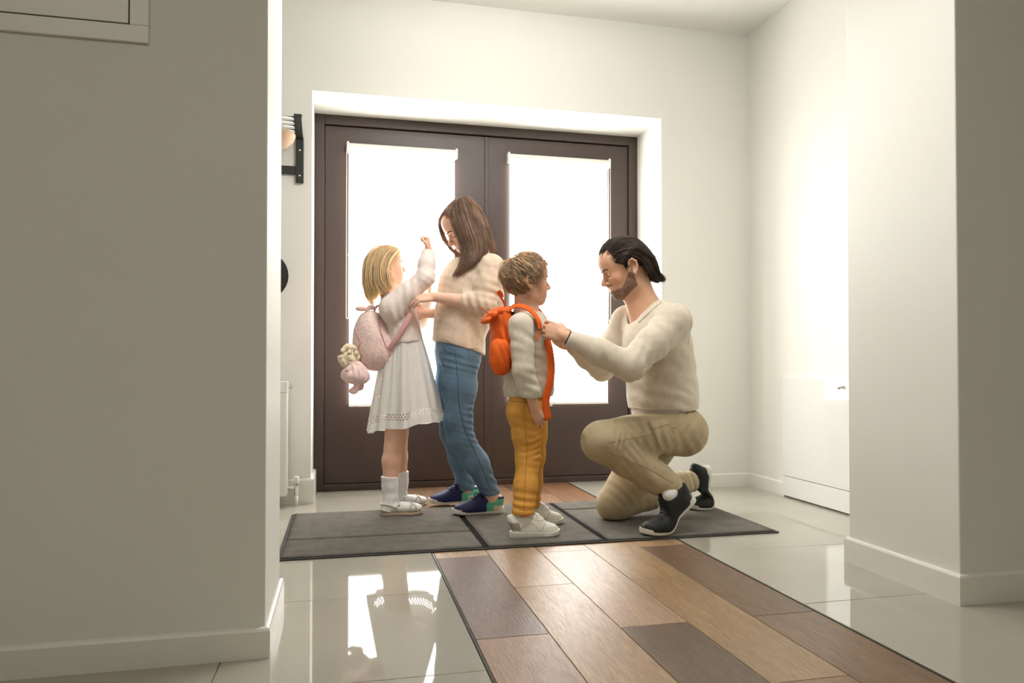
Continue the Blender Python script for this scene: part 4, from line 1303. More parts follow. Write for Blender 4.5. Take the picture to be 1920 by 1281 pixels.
    v = folds(v, n, [(en, (en-sn).normalized()*.6+ax*.6, .045, .0075, .11, 1), (en+V(.02, 0, .03), ax, .034, .0055, .09, 2), (en.lerp(wn, .55), ax, .06, .004, .10, 3), (sn.lerp(en, .45), (en-sn), .07, .005, .12, 4),
                     (sn+V(.0, .02, -.06), (.5, .2, .8), .05, .005, .10, 5), (P(1225, 720, 2.84), (.3, 0, 1), .06, .007, .13, 6), (P(1265, 750, 2.84), (.25, .1, 1), .045, .006, .10, 7), (P(1190, 745, 2.9), (-.2, 0, 1), .05, .006, .09, 8),
                     (ef, (wf-ef), .05, .006, .10, 9), (P(1185, 650, 2.85), (.7, 0, -.5), .05, .005, .09, 10), (P(1290, 680, 2.9), (.4, 0, 1), .08, .005, .12, 12)])
    v = relax(v, q, .3)
    sw = from_arrays('sweater', v, q, MAT['cream_knit'], per)
    bv = bvh_of(sw)
    vd = V(-.38, -.92, 0)
    seam(sw, bv, [P(1276, 572, 2.86), P(1290, 590, 2.84), P(1293, 615, 2.84), P(1288, 645, 2.86)], .0012, MAT['seam_knit'], 'shoulder_seam', side=-vd)
    seam(sw, bv, [P(1184, 766, 2.85), P(1220, 770, 2.82), P(1260, 771, 2.82), P(1300, 768, 2.86)], .0028, MAT['seam_knit'], 'hem_seam', side=-vd)
    # neckband follows the V
    band = [P(1240, 568, 2.90), P(1231, 574, 2.89), P(1220, 584, 2.88), P(1208, 595, 2.88), P(1199, 604, 2.89)]
    seam(sw, bv, band, .0042, MAT['cream_knit'], 'neckband', side=-vd)
    seam(sw, bv, [P(1199, 604, 2.89), P(1194, 592, 2.95), P(1190, 580, 3.0)], .0042, MAT['cream_knit'], 'neckband', side=-vd)
    # undershirt edge below the sweater
    F = Field((1.05, 2.76, .44), (1.62, 3.2, .66), .007)
    F.loft([sec(1243, 792, Y0, .150, .112), sec(1240, 770, Y0, .160, .118), sec(1240, 755, Y0, .160, .118)], .015)
    F.plane(P(1240, 783, Y0), (.05, 0, -1), .004)
    v, q = F.mesh(1); from_arrays('undershirt', v, q, MAT['ecru_knit'], per)
    # ---- trousers
    F = Field((.93, 2.62, .012), (1.85, 3.34, .66), .0058)
    F.ell(P(1262, 800, Y0), (.128, .165, .095), k=.03)
    F.ell(P(1280, 815, 2.92), (.100, .12, .095), k=.04)
    F.ell(P(1246, 778, Y0), (.115, .155, .055), k=.03)
    F.chain([hn, hn.lerp(kn, .5)+V(0, 0, -.004), kn], [.108, .096, .079], .03)
    F.chain([kn, kn.lerp(an, .35), kn.lerp(an, .75), an+V(-.005, 0, .004)], [.079, .072, .062, .052], .025)
    F.chain([hf, hf.lerp(kf, .5), kf], [.105, .098, .078], .03)
    F.chain([kf, kf.lerp(af, .4), kf.lerp(af, .8), af], [.074, .070, .056, .048], .02)
    d = (an-kn).normalized(); F.plane(an+d*.004, d, .004, [an[i]-.09 for i in range(3)], [an[i]+.09 for i in range(3)])
    d = (af-kf).normalized(); F.plane(af+d*.0, d, .004, [af[i]-.08 for i in range(3)], [af[i]+.08 for i in range(3)])
    F.plane(P(1245, 770, Y0), (-.05, 0, 1), .006)
    F.plane((1.2, 3, .0155), (0, 0, -1), .004)
    v, q = F.mesh(2); n = normals(v, q)
    th, sh = (kn-hn).normalized(), (an-kn).normalized()
    v = folds(v, n, [(kn+V(.07, -.02, -.02), (.75, 0, .65), .028, .011, .075, 1), (kn+V(.04, -.05, .02), (.9, 0, -.3), .024, .007, .06, 2), (hn.lerp(kn, .35)+V(0, -.06, 0), (.85, 0, .35), .042, .010, .10, 3),
                     (hn+V(-.02, -.06, .02), (.7, 0, -.5), .036, .006, .09, 4), (an+V(-.05, -.03, .03), sh*.9+V(0, 0, -.3), .040, .009, .075, 5), (kn.lerp(an, .6), (.5, 0, .8), .06, .006, .10, 6),
                     (kf+V(.03, -.05, .04), (.6, 0, .6), .035, .005, .08, 7), (kf.lerp(af, .5), (.9, 0, .2), .045, .007, .10, 8), (af+V(-.03, 0, 0), (.9, .1, .2), .034, .008, .07, 9), (hf.lerp(kf, .5), (.3, 0, 1), .05, .005, .10, 10),
                     (P(1280, 830, 2.82), (.8, 0, .5), .05, .006, .09, 11)])
    v = relax(v, q, .3)
    tr = from_arrays('trousers', v, q, MAT['khaki'], per)
    bv = bvh_of(tr)
    # cargo pocket, seams
    vs_ = (.39, .92, 0)
    pk = patch(tr, bv, [P(1216, 792, 2.77), P(1250, 784, 2.77), P(1268, 826, 2.77), P(1236, 843, 2.77)], vs_, MAT['khaki'], 'cargo_pocket', .006)
    patch(tr, bv, [P(1214, 790, 2.77), P(1252, 781, 2.77), P(1257, 795, 2.77), P(1220, 805, 2.77)], vs_, MAT['khaki'], 'pocket_flap', .010)
    seam(tr, bv, [P(1270, 800, 2.78), P(1230, 812, 2.76), P(1185, 822, 2.74), P(1140, 830, 2.73)], .0010, MAT['seam_khaki'], 'side_seam', side=(.39, .92, 0))
    seam(tr, bv, [P(1140, 848, 2.74), P(1180, 862, 2.76), P(1225, 882, 2.78), P(1262, 903, 2.80)], .0010, MAT['seam_khaki'], 'side_seam', side=(.39, .92, 0))
    # ---- socks and shoes
    for a, k_, c in ((an, kn, sk[0]), (af, kf, sk[1])):
        F = Field([min(a[i], c[i])-.07 for i in range(3)], [max(a[i], c[i])+.07 for i in range(3)], .005)
        d_ = (a-k_).normalized()
        F.chain([a-d_*.03, c, c+(c-a).normalized()*.025], [.034, .0275, .026], .012)
        v, q = F.mesh(1); from_arrays('sock', v, q, MAT['sock'], per)
    for M_, L_, b_ in shoes: shoe('shoe', per, M_, L_, 'plim', bend=b_)
    # ---- watch and ring
    d = (wn-en).normalized()
    bm = bmesh.new(); c = wn+d*.001; a1 = d.orthogonal().normalized(); a2 = d.cross(a1)
    tube(bm, [c+a1*.0262*math.cos(a)+a2*.0262*math.sin(a) for a in np.linspace(0, 2*math.pi, 25)[:-1]], .0036, 6, closed=True)
    obj('watch_strap', bm, MAT['lace_black'], per, True)
    return per
man()
# ================================================================== standing woman
def woman():
    Y0 = 3.46
    per = tag(empty('person', (.66, 3.47, .0125)), 'woman in beige sweater and blue jeans bending towards the girl', 'person')
    hd = Head(P(873, 479, 3.455), (-.84, -.06, -.54), (0, 0, 1), .232, jaw=.85, nose=.9, wide=.98)
    nb = P(898, 488, 3.46)
    sn, sf = P(921, 502, 3.31), P(893, 502, 3.60)
    en, ef = P(909, 571, 3.27), P(884, 588, 3.64)
    wn, wf = P(814, 557, 3.335), P(800, 588, 3.53)
    hn, hf = P(861, 665, 3.375), P(851, 663, 3.535)
    kn, kf = P(859, 800, 3.365), P(846, 790, 3.555)
    an, af = P(915, 925, 3.335), P(873, 916, 3.615)
    shoes = []
    for ht, hh, y in (((850, 971), (944, 966), 3.335), ((806, 948), (897, 944), 3.615)):
        toe, heel = P(*ht, y), P(*hh, y); toe.z = heel.z = .0132
        shoes.append((pose(heel, toe), (toe-heel).length*1.02, 0.0))
    sk = [shoe_ankle(*s_, 'runner') for s_ in shoes]
    an.x, an.y = sk[0].x*.7+an.x*.3, sk[0].y; af.x, af.y = sk[1].x*.7+af.x*.3, sk[1].y
    F = Field((.20, 3.15, .0), (1.05, 3.80, 1.62), .009, [tuple(hd.box(.02))+(.0026,), ((P(765, 575, 3.4).x, 3.28, P(800, 605, 3.4).z), (P(820, 550, 3.4).x, 3.60, P(800, 545, 3.4).z), .0026)])
    hd.build(F)
    F.cone(hd.w((-.13, 0, .28)), nb, .045, .050, .03)
    F.chain([nb, P(888, 540, Y0), P(870, 600, Y0), P(857, 650, Y0)], [.05, .07, .07, .075], .04)
    F.cone(nb+V(0, 0, -.03), sn, .04, .036, .03); F.cone(nb+V(0, 0, -.03), sf, .04, .036, .03)
    for a, b, c in ((sn, en, wn), (sf, ef, wf)):
        F.chain([a, b], [.036, .034], .02); F.chain([b, b.lerp(c, .3), c], [.034, .036, .0225], .012)
    F.chain([hn, kn, an], [.055, .042, .030], .03); F.chain([hf, kf, af], [.055, .042, .030], .03)
    F.chain([an, sk[0], sk[0]+V(0, 0, -.02)], [.030, .027, .026], .02); F.chain([af, sk[1], sk[1]+V(0, 0, -.02)], [.030, .027, .026], .02)
    dn = (P(778, 560, 3.335)-wn).normalized()
    hand(F, wn, dn, (.1, .55, -.85), .88, (.25, .35, .45, .5), .5, .06, side=-1, thumb_in=.5)
    df = (P(770, 586, 3.52)-wf).normalized()
    hand(F, wf, df, (0, -.9, .2), .88, (.3, .4, .45, .5), .4, .05, side=1)
    v, q = F.mesh(2)
    col = skin_tint(v, hd, lin(232, 188, 164), lin(196, 116, 108), lin(232, 165, 145))
    bd = from_arrays('body', v, q, MAT['skin'], per, col)
    face_bits(per, hd, bd, True, MAT['brow_dark'])
    # ---- hair: centre-left parting, long straight locks
    G = [[(851, 378, 3.455), (845, 392, 3.42), (848, 412, 3.385), (856, 435, 3.365), (864, 456, 3.355), (867, 476, 3.345), (862, 498, 3.335), (850, 517, 3.335)],
         [(856, 376, 3.45), (854, 392, 3.405), (860, 415, 3.37), (868, 440, 3.35), (875, 462, 3.34), (876, 482, 3.33), (868, 501, 3.32), (854, 516, 3.325)],
         [(862, 374, 3.445), (866, 392, 3.39), (874, 418, 3.355), (882, 445, 3.34), (888, 466, 3.33), (886, 485, 3.31), (877, 500, 3.30), (862, 512, 3.31)],
         [(868, 372, 3.445), (877, 391, 3.385), (887, 420, 3.35), (895, 447, 3.335), (900, 468, 3.32), (897, 484, 3.295), (888, 496, 3.285)],
         [(873, 372, 3.45), (886, 390, 3.39), (898, 420, 3.36), (906, 447, 3.345), (911, 466, 3.32), (909, 478, 3.29)],
         [(877, 372, 3.455), (893, 391, 3.405), (906, 421, 3.38), (914, 447, 3.365), (919, 464, 3.335)],
         [(880, 373, 3.465), (898, 393, 3.435), (912, 424, 3.415), (920, 450, 3.40), (926, 466, 3.375)],
         [(882, 374, 3.485), (901, 395, 3.48), (915, 428, 3.47), (923, 454, 3.455), (929, 468, 3.435)],
         [(880, 375, 3.50), (898, 398, 3.525), (910, 430, 3.54), (918, 458, 3.545), (924, 474, 3.535)],
         [(872, 376, 3.50), (882, 400, 3.55), (892, 432, 3.565), (899, 462, 3.57), (899, 488, 3.565)],
         [(860, 378, 3.49), (856, 400, 3.55), (864, 435, 3.565), (872, 465, 3.565), (873, 492, 3.56), (868, 508, 3.555)],
         [(852, 380, 3.48), (840, 398, 3.54), (845, 432, 3.56), (858, 465, 3.56), (865, 488, 3.555), (858, 508, 3.55)]]
    far = [[(850, 380, 3.47), (831, 397, 3.525), (822, 415, 3.545), (826, 440, 3.55), (840, 462, 3.55), (857, 480, 3.545), (862, 498, 3.54)],
           [(850, 379, 3.465), (835, 393, 3.515), (828, 410, 3.545), (832, 436, 3.555), (845, 462, 3.555), (859, 482, 3.55), (860, 500, 3.545)]]
    gs = [[P(*p) for p in g] for g in G]
    hv = strands(gs, 3200, .0014, 31, .0045, 15, .35, sides=3)
    fr = [[(852, 377, 3.46), (842, 386, 3.455), (833, 397, 3.465), (826, 409, 3.485), (823, 418, 3.50)], [(852, 377, 3.455), (844, 387, 3.42), (839, 398, 3.405), (837, 408, 3.41)], [(853, 376, 3.45), (848, 389, 3.405), (846, 401, 3.385), (849, 413, 3.375)]]
    hv = merge(hv, strands([[P(*p) for p in g] for g in fr], 420, .0012, 36, .0028, 12, .35, sides=3))
    hv = merge(hv, strands([[P(*p) for p in g] for g in far], 60, .0010, 35, .0022, 15, .35, sides=3))
    wisp = [[P(*p) for p in g] for g in ([(826, 412, 3.40), (821, 425, 3.385), (826, 445, 3.38), (838, 460, 3.38), (852, 465, 3.38)], [(828, 411, 3.40), (824, 425, 3.385), (829, 445, 3.38), (842, 462, 3.38), (856, 467, 3.38)])]
    hv = merge(hv, strands(wisp, 10, .0008, 33, .0012, 16, .3, sides=3))
    cv = cap(hd, [((.20, 0, .84), (.75, 0, -.65)), ((.0, 0, .12), (0, 0, -1)), ((-.02, 0, .50), (.85, 0, -.5))], .012)
    hair_mesh(per, MAT['hair_brown'], hv, cv)
    # ---- sweater with three-quarter sleeves
    F = Field((.38, 3.12, .62), (1.08, 3.82, 1.36), .0056)
    def sec(u, v_, ru, rv, t_=0, y=Y0): return (P(u, v_, y), (0, ru, 0), (rv*math.cos(t_), 0, rv*math.sin(t_)))
    cn_, cf_ = en.lerp(wn, .46), ef.lerp(wf, .48)
    F.chain([sn, sn.lerp(en, .5), en], [.060, .056, .050], .025); F.cone(en, cn_, .050, .041, .02)
    F.chain([sf, sf.lerp(ef, .5), ef], [.052, .050, .048], .025); F.cone(ef, cf_, .050, .041, .02)
    for c, e_ in ((cn_, en), (cf_, ef)):
        d = (c-e_).normalized(); F.plane(c, d, .002, [c[i]-.07 for i in range(3)], [c[i]+.07 for i in range(3)])
    F.loft([sec(860, 672, .168, .122, .0), sec(859, 640, .168, .116, .1), sec(861, 612, .158, .108, .22), sec(869, 582, .152, .104, .3), sec(883, 548, .160, .108, .35), sec(897, 518, .156, .084, .4), sec(902, 498, .112, .060, .4)], .02)
    F.ell(P(872, 553, 3.41), (.066, .062, .060), k=.04); F.ell(P(867, 553, 3.51), (.066, .062, .060), k=.04)
    F.cone(nb+V(.0, 0, -.018), sn+V(0, .02, 0), .050, .054, .04); F.cone(nb+V(.0, 0, -.018), sf+V(0, -.02, 0), .050, .054, .04)
    F.cone(nb+V(-.03, 0, .0), hd.w((-.05, 0, .0)), .05, .08, .005, 'sub')
    F.cone(nb+V(-.05, 0, .02), P(858, 522, 3.45), .05, .03, .006, 'sub')
    F.plane(P(857, 653, Y0), (-.30, .0, -1), .005)
    v, q = F.mesh(2); n = normals(v, q)
    v = folds(v, n, [(en, (.2, 0, 1), .030, .007, .085, 1), (sn.lerp(en, .6), (.25, 0, 1), .038, .006, .09, 2), (en+V(-.05, -.03, .0), (1, 0, .35), .032, .006, .07, 3), (P(880, 600, 3.36), (.5, 0, 1), .07, .006, .13, 4), (P(850, 560, 3.36), (1, 0, .1), .06, .006, .12, 5),
                     (P(875, 640, 3.36), (1, 0, .2), .055, .006, .10, 6), (sn+V(-.06, 0, -.05), (.8, 0, .4), .05, .005, .09, 7), (ef, (.2, 0, 1), .04, .006, .09, 8)])
    v = relax(v, q, .3)
    sw = from_arrays('sweater', v, q, MAT['beige_knit'], per); bv = bvh_of(sw)
    seam(sw, bv, [P(905, 478, 3.33), P(888, 505, 3.33), P(884, 530, 3.33), P(890, 555, 3.33)], .0014, MAT['seam_knit'], 'shoulder_seam', side=(.1, .99, 0))
    seam(sw, bv, [P(829, 633, 3.36), P(850, 644, 3.33), P(875, 653, 3.33), P(898, 653, 3.36)], .0014, MAT['seam_knit'], 'hem_seam', side=(.1, .99, 0))
    # ---- jeans
    F = Field((.42, 3.22, .045), (1.02, 3.72, .88), .0056)
    F.ell(P(858, 658, Y0), (.108, .155, .10), k=.03); F.ell(P(871, 674, 3.40), (.070, .080, .085), k=.04); F.ell(P(864, 674, 3.52), (.070, .080, .085), k=.04)
    F.chain([hn, hn.lerp(kn, .45)+V(.002, 0, 0), kn+V(0, 0, .02), kn+V(.012, 0, -.06), kn.lerp(an, .55)+V(.006, 0, 0), an], [.086, .079, .062, .060, .052, .043], .03)
    F.chain([hf, hf.lerp(kf, .45), kf+V(0, 0, .02), kf+V(.01, 0, -.06), kf.lerp(af, .55), af], [.086, .079, .062, .060, .052, .043], .03)
    F.loft([(P(858, 650, Y0), (0, .145, 0), (.098, 0, 0)), (P(860, 630, Y0), (0, .138, 0), (.094, 0, 0)), (P(862, 612, Y0), (0, .13, 0), (.088, 0, 0))], .02)
    F.plane(P(857, 622, Y0), (.1, 0, 1), .004)
    for a in (an, af): F.plane(a+V(0, 0, -.008), (.1, 0, -1), .003, [a[i]-.08 for i in range(3)], [a[i]+.08 for i in range(3)])
    v, q = F.mesh(2); n = normals(v, q)
    v = folds(v, n, [(kn+V(.03, -.03, -.03), (.3, 0, 1), .026, .0055, .075, 1), (kn+V(.04, -.02, .06), (.2, 0, 1), .030, .005, .07, 2), (hn+V(-.02, -.06, -.05), (.25, 0, 1), .026, .0035, .10, 3), (an+V(0, -.02, .06), (.5, 0, 1), .036, .007, .075, 4), (kn.lerp(an, .5), (.6, 0, .8), .06, .004, .09, 5),
                     (af+V(0, 0, .07), (.4, 0, 1), .04, .007, .07, 6), (P(890, 690, 3.38), (.6, 0, 1), .03, .005, .06, 7), (kf, (.2, 0, 1), .03, .005, .08, 8)])
    v = relax(v, q, .3)
    jn = from_arrays('jeans', v, q, MAT['denim'], per); bv = bvh_of(jn)
    vs_ = (.1, .99, 0)
    seam(jn, bv, [P(853, 655, 3.3), P(857, 700, 3.3), P(860, 750, 3.3), P(868, 795, 3.3), P(885, 835, 3.28), P(905, 880, 3.28), P(918, 915, 3.28)], .0014, MAT['seam_blue'], 'side_seam', side=vs_)
    patch(jn, bv, [P(876, 664, 3.33), P(893, 664, 3.36), P(890, 692, 3.36), P(877, 686, 3.33)], vs_, MAT['denim'], 'back_pocket', .0025)
    seam(jn, bv, [P(830, 648, 3.33), P(838, 660, 3.32), P(852, 664, 3.3)], .0012, MAT['seam_blue'], 'pocket_seam', side=vs_)
    seam(jn, bv, [P(893, 913, 3.3), P(910, 919, 3.28), P(930, 920, 3.3)], .0012, MAT['seam_blue'], 'hem_seam', side=vs_)
    # ---- running shoes
    for M_, L_, b_ in shoes: shoe('shoe', per, M_, L_, 'runner')
    return per
woman()
# ================================================================== boy with the orange backpack
def boy():
    Y0 = 2.97
    per = tag(empty('person', (.82, 2.97, .0125)), 'boy with tousled hair in ecru sweater and mustard trousers standing still', 'person')
    hd = Head(P(1017, 572, 2.965), (.985, .05, .03), (0, 0, 1), .206, child=.8, jaw=.9, nose=.75, wide=1.04)
    nb = P(986, 590, 2.965)
    sn, sf = P(977, 611, 2.865), P(1004, 606, 3.075)
    en, ef = P(981, 694, 2.835), P(1014, 688, 3.105)
    wn, wf = P(1003, 766, 2.845), P(1012, 752, 3.095)
    hn, hf = P(985, 775, 2.915), P(1000, 775, 3.03)
    kn, kf = P(990, 858, 2.905), P(1001, 855, 3.045)
    an, af = P(984, 962, 2.865), P(1003, 950, 3.06)
    shoes = []
    for hh, ht, y in (((958, 1006), (1046, 1012), 2.85), ((972, 984), (1053, 986), 3.06)):
        heel, toe = P(*hh, y), P(*ht, y); heel.z = toe.z = .0132
        shoes.append((pose(heel, toe), (toe-heel).length, 0.0))
    sk = [shoe_ankle(*s_, 'kid') for s_ in shoes]
    an.x, an.y = sk[0].x+.004, sk[0].y; af.x, af.y = sk[1].x+.004, sk[1].y
    F = Field((.52, 2.74, .0), (1.12, 3.22, 1.20), .008, [tuple(hd.box(.02))+(.0024,), ((P(985, 820, 2.85).x, 2.78, P(985, 815, 2.85).z), (P(1035, 770, 2.85).x, 2.90, P(985, 758, 2.85).z), .0024)])
    hd.build(F)
    F.cone(hd.w((-.12, 0, .26)), nb, .037, .041, .02); F.cone(hd.w((.0, 0, .14)), nb+V(.02, 0, 0), .022, .026, .02)
    F.chain([nb, P(992, 660, Y0), P(990, 740, Y0)], [.045, .06, .06], .04)
    F.cone(nb+V(0, 0, -.02), sn, .03, .03, .03); F.cone(nb+V(0, 0, -.02), sf, .03, .03, .03)
    F.chain([sn, en, wn], [.03, .026, .019], .015); F.chain([sf, ef, wf], [.03, .026, .019], .015)
    F.chain([hn, kn, an], [.042, .034, .025], .02); F.chain([hf, kf, af], [.042, .034, .025], .02)
    F.cone(an, sk[0]+V(0, 0, -.02), .022, .020, .02); F.cone(af, sk[1]+V(0, 0, -.02), .022, .020, .02)
    dn = (P(1021, 806, 2.85)-wn).normalized()
    hand(F, wn, dn, (.25, .95, 0), .62, (.25, .35, .45, .5), .3, .05, side=-1, thumb_in=.4)
    df = (P(1012, 790, 3.06)-wf).normalized()
    hand(F, wf, df, (.25, -.95, 0), .68, (.3,)*4, .3, .05, side=1)
    v, q = F.mesh(2)
    col = skin_tint(v, hd, lin(222, 174, 146), lin(206, 128, 116), lin(226, 158, 136))
    bd = from_arrays('body', v, q, MAT['skin'], per, col)
    face_bits(per, hd, bd, False, MAT['brow_light'])
    # ---- tousled hair
    keep = lambda p: p[2] > .26 and (p[0] < .10 or p[2] > .80) and not (abs(p[1]) > .18 and -.16 < p[0] < .14 and p[2] < .54) and not (p[0] > .02 and p[2] < .60)
    def flow(p, n):
        c = p-np.array([-.25, 0, 1.0])
        if p[0] > .08: return (.10, (.9 if p[1] > -.05 else -.9), -.05)
        return (c[0]*1.0+.35, c[1]*1.2, c[2]*.6-.5)
    hv = tufts(hd, 3200, .055, .0010, 41, keep, flow, .0036, .24, 1.04, 10, 4.0)
    hv2 = tufts(hd, 550, .045, .0009, 42, keep, flow, .006, .45, 1.07, 10, 5)
    cv = cap(hd, [((.20, 0, .80), (.7, 0, -.75)), ((.0, 0, .24), (0, 0, -1)), ((.02, 0, .50), (.85, 0, -.45))], .025)
    hair_mesh(per, MAT['hair_boy'], hv, hv2, cv)
    # ---- sweater
    F = Field((.52, 2.74, .44), (1.12, 3.24, .98), .0052)
    def sec(u, v_, ru, rv, y=Y0): return (P(u, v_, y), (0, ru, 0), (rv, 0, 0))
    F.chain([sn, sn.lerp(en, .5), en, en.lerp(wn, .55), wn+(wn-en).normalized()*.004], [.050, .046, .044, .042, .035], .012)
    F.chain([sf, sf.lerp(ef, .5), ef, ef.lerp(wf, .55), wf], [.050, .048, .046, .044, .036], .02)
    for w_, e_ in ((wn, en), (wf, ef)):
        d = (w_-e_).normalized(); F.plane(w_, d, .002, [w_[i]-.05 for i in range(3)], [w_[i]+.05 for i in range(3)])
    F.loft([sec(992, 748, .092, .094), sec(991, 728, .098, .106), sec(994, 690, .094, .098), sec(995, 650, .094, .088), sec(993, 615, .090, .074), sec(988, 597, .064, .055)], .007)
    F.cone(nb+V(0, 0, -.012), sn+V(0, .015, 0), .038, .042, .03); F.cone(nb+V(0, 0, -.012), sf+V(0, -.015, 0), .038, .042, .03)
    F.cone(nb+V(0, 0, -.012), hd.w((-.05, 0, .0)), .040, .06, .005, 'sub')
    F.plane(P(992, 744, Y0), (0, 0, -1), .006)
    v, q = F.mesh(2); n = normals(v, q)
    v = folds(v, n, [(en, (.2, 0, 1), .035, .005, .08, 1), (en.lerp(wn, .5), (.3, 0, 1), .034, .0055, .07, 2), (sn+V(0, -.02, -.04), (.5, 0, 1), .045, .004, .08, 3), (P(1020, 700, 2.88), (.4, 0, 1), .05, .005, .09, 4), (P(960, 720, 2.9), (.1, 0, 1), .035, .006, .07, 5), (wn.lerp(en, .15), (.2, 0, 1), .02, .003, .05, 6)])
    sw = from_arrays('sweater', v, q, MAT['ecru_knit'], per); bv = bvh_of(sw)
    d = (wn-en).normalized()
    # ribbed hem and cuff
    for k in range(20):
        u = 950+k*4.3
        if u < 985 or u > 1012: seam(sw, bv, [P(u, 728, 2.86), P(u, 735, 2.86), P(u, 742, 2.86)], .0011, MAT['ecru_knit'], 'hem_rib', side=(.2, .98, 0))
    for k in range(9):
        u = 988+k*3.6
        seam(sw, bv, [P(u+1, 751, 2.80), P(u+2, 758, 2.80), P(u+2.5, 764, 2.80)], .0010, MAT['ecru_knit'], 'cuff_rib', side=(.2, .98, 0))
    seam(sw, bv, [P(957, 598, 2.88), P(963, 612, 2.86), P(962, 640, 2.84)], .0012, MAT['seam_knit'], 'shoulder_seam', side=(.2, .98, 0))
    # ---- trousers
    F = Field((.60, 2.78, .05), (1.05, 3.18, .62), .005)
    F.chain([P(990, 765, Y0), P(991, 735, Y0)], [.075, .075], .02)
    F.ell(P(988, 765, Y0), (.078, .105, .075), k=.02); F.ell(P(975, 772, 2.93), (.055, .065, .065), k=.03)
    F.chain([hn, hn.lerp(kn, .5), kn, kn.lerp(an, .5), an], [.066, .057, .048, .045, .046], .025)
    F.chain([hf, hf.lerp(kf, .5), kf, kf.lerp(af, .5), af], [.064, .055, .046, .043, .045], .025)
    F.plane(P(988, 728, Y0), (0, 0, 1), .004)
    for a in (an, af): F.plane(a+V(0, 0, -.002), (0, 0, -1), .003, [a[i]-.07 for i in range(3)], [a[i]+.07 for i in range(3)])
    v, q = F.mesh(2); n = normals(v, q)
    v = folds(v, n, [(kn, (.15, 0, 1), .028, .006, .085, 1), (kn+V(.02, -.03, .05), (-.3, 0, 1), .024, .004, .06, 2), (an+V(0, 0, .05), (.1, 0, 1), .028, .006, .07, 3), (hn+V(-.03, -.03, -.05), (.35, 0, 1), .030, .004, .07, 4), (kn.lerp(an, .5), (-.2, 0, 1), .03, .004, .07, 5), (af+V(0, 0, .05), (.1, 0, 1), .03, .006, .07, 6)])
    v = relax(v, q, .25)
    tr = from_arrays('trousers', v, q, MAT['mustard'], per); bv = bvh_of(tr)
    vs_ = (.2, .98, 0)
    seam(tr, bv, [P(982, 760, 2.85), P(985, 800, 2.85), P(988, 850, 2.85), P(984, 900, 2.85), P(982, 955, 2.85)], .0011, MAT['seam_gold'], 'side_seam', side=vs_)
    patch(tr, bv, [P(953, 764, 2.86), P(980, 767, 2.85), P(980, 800, 2.85), P(962, 801, 2.86)], vs_, MAT['mustard'], 'back_pocket', .0025)
    seam(tr, bv, [P(965, 948, 2.86), P(983, 953, 2.85), P(1004, 949, 2.86)], .0010, MAT['seam_gold'], 'hem_seam', side=vs_)
    seam(tr, bv, [P(950, 752, 2.88), P(970, 754, 2.86), P(990, 754, 2.85)], .0010, MAT['seam_gold'], 'waistband_seam', side=vs_)
    # ---- white high-top shoes
    for (M_, L_, b_), a, c in zip(shoes, (an, af), sk):
        F = Field([c[i]-.06 for i in range(3)], [c[i]+.09 for i in range(3)], .005)
        F.chain([c+V(0, 0, .03), c+V(0, 0, -.03)], [.025, .023], .01)
        v, q = F.mesh(1); from_arrays('sock', v, q, MAT['sock'], per)
        shoe('shoe', per, M_, L_, 'kid')
    return per
boy()
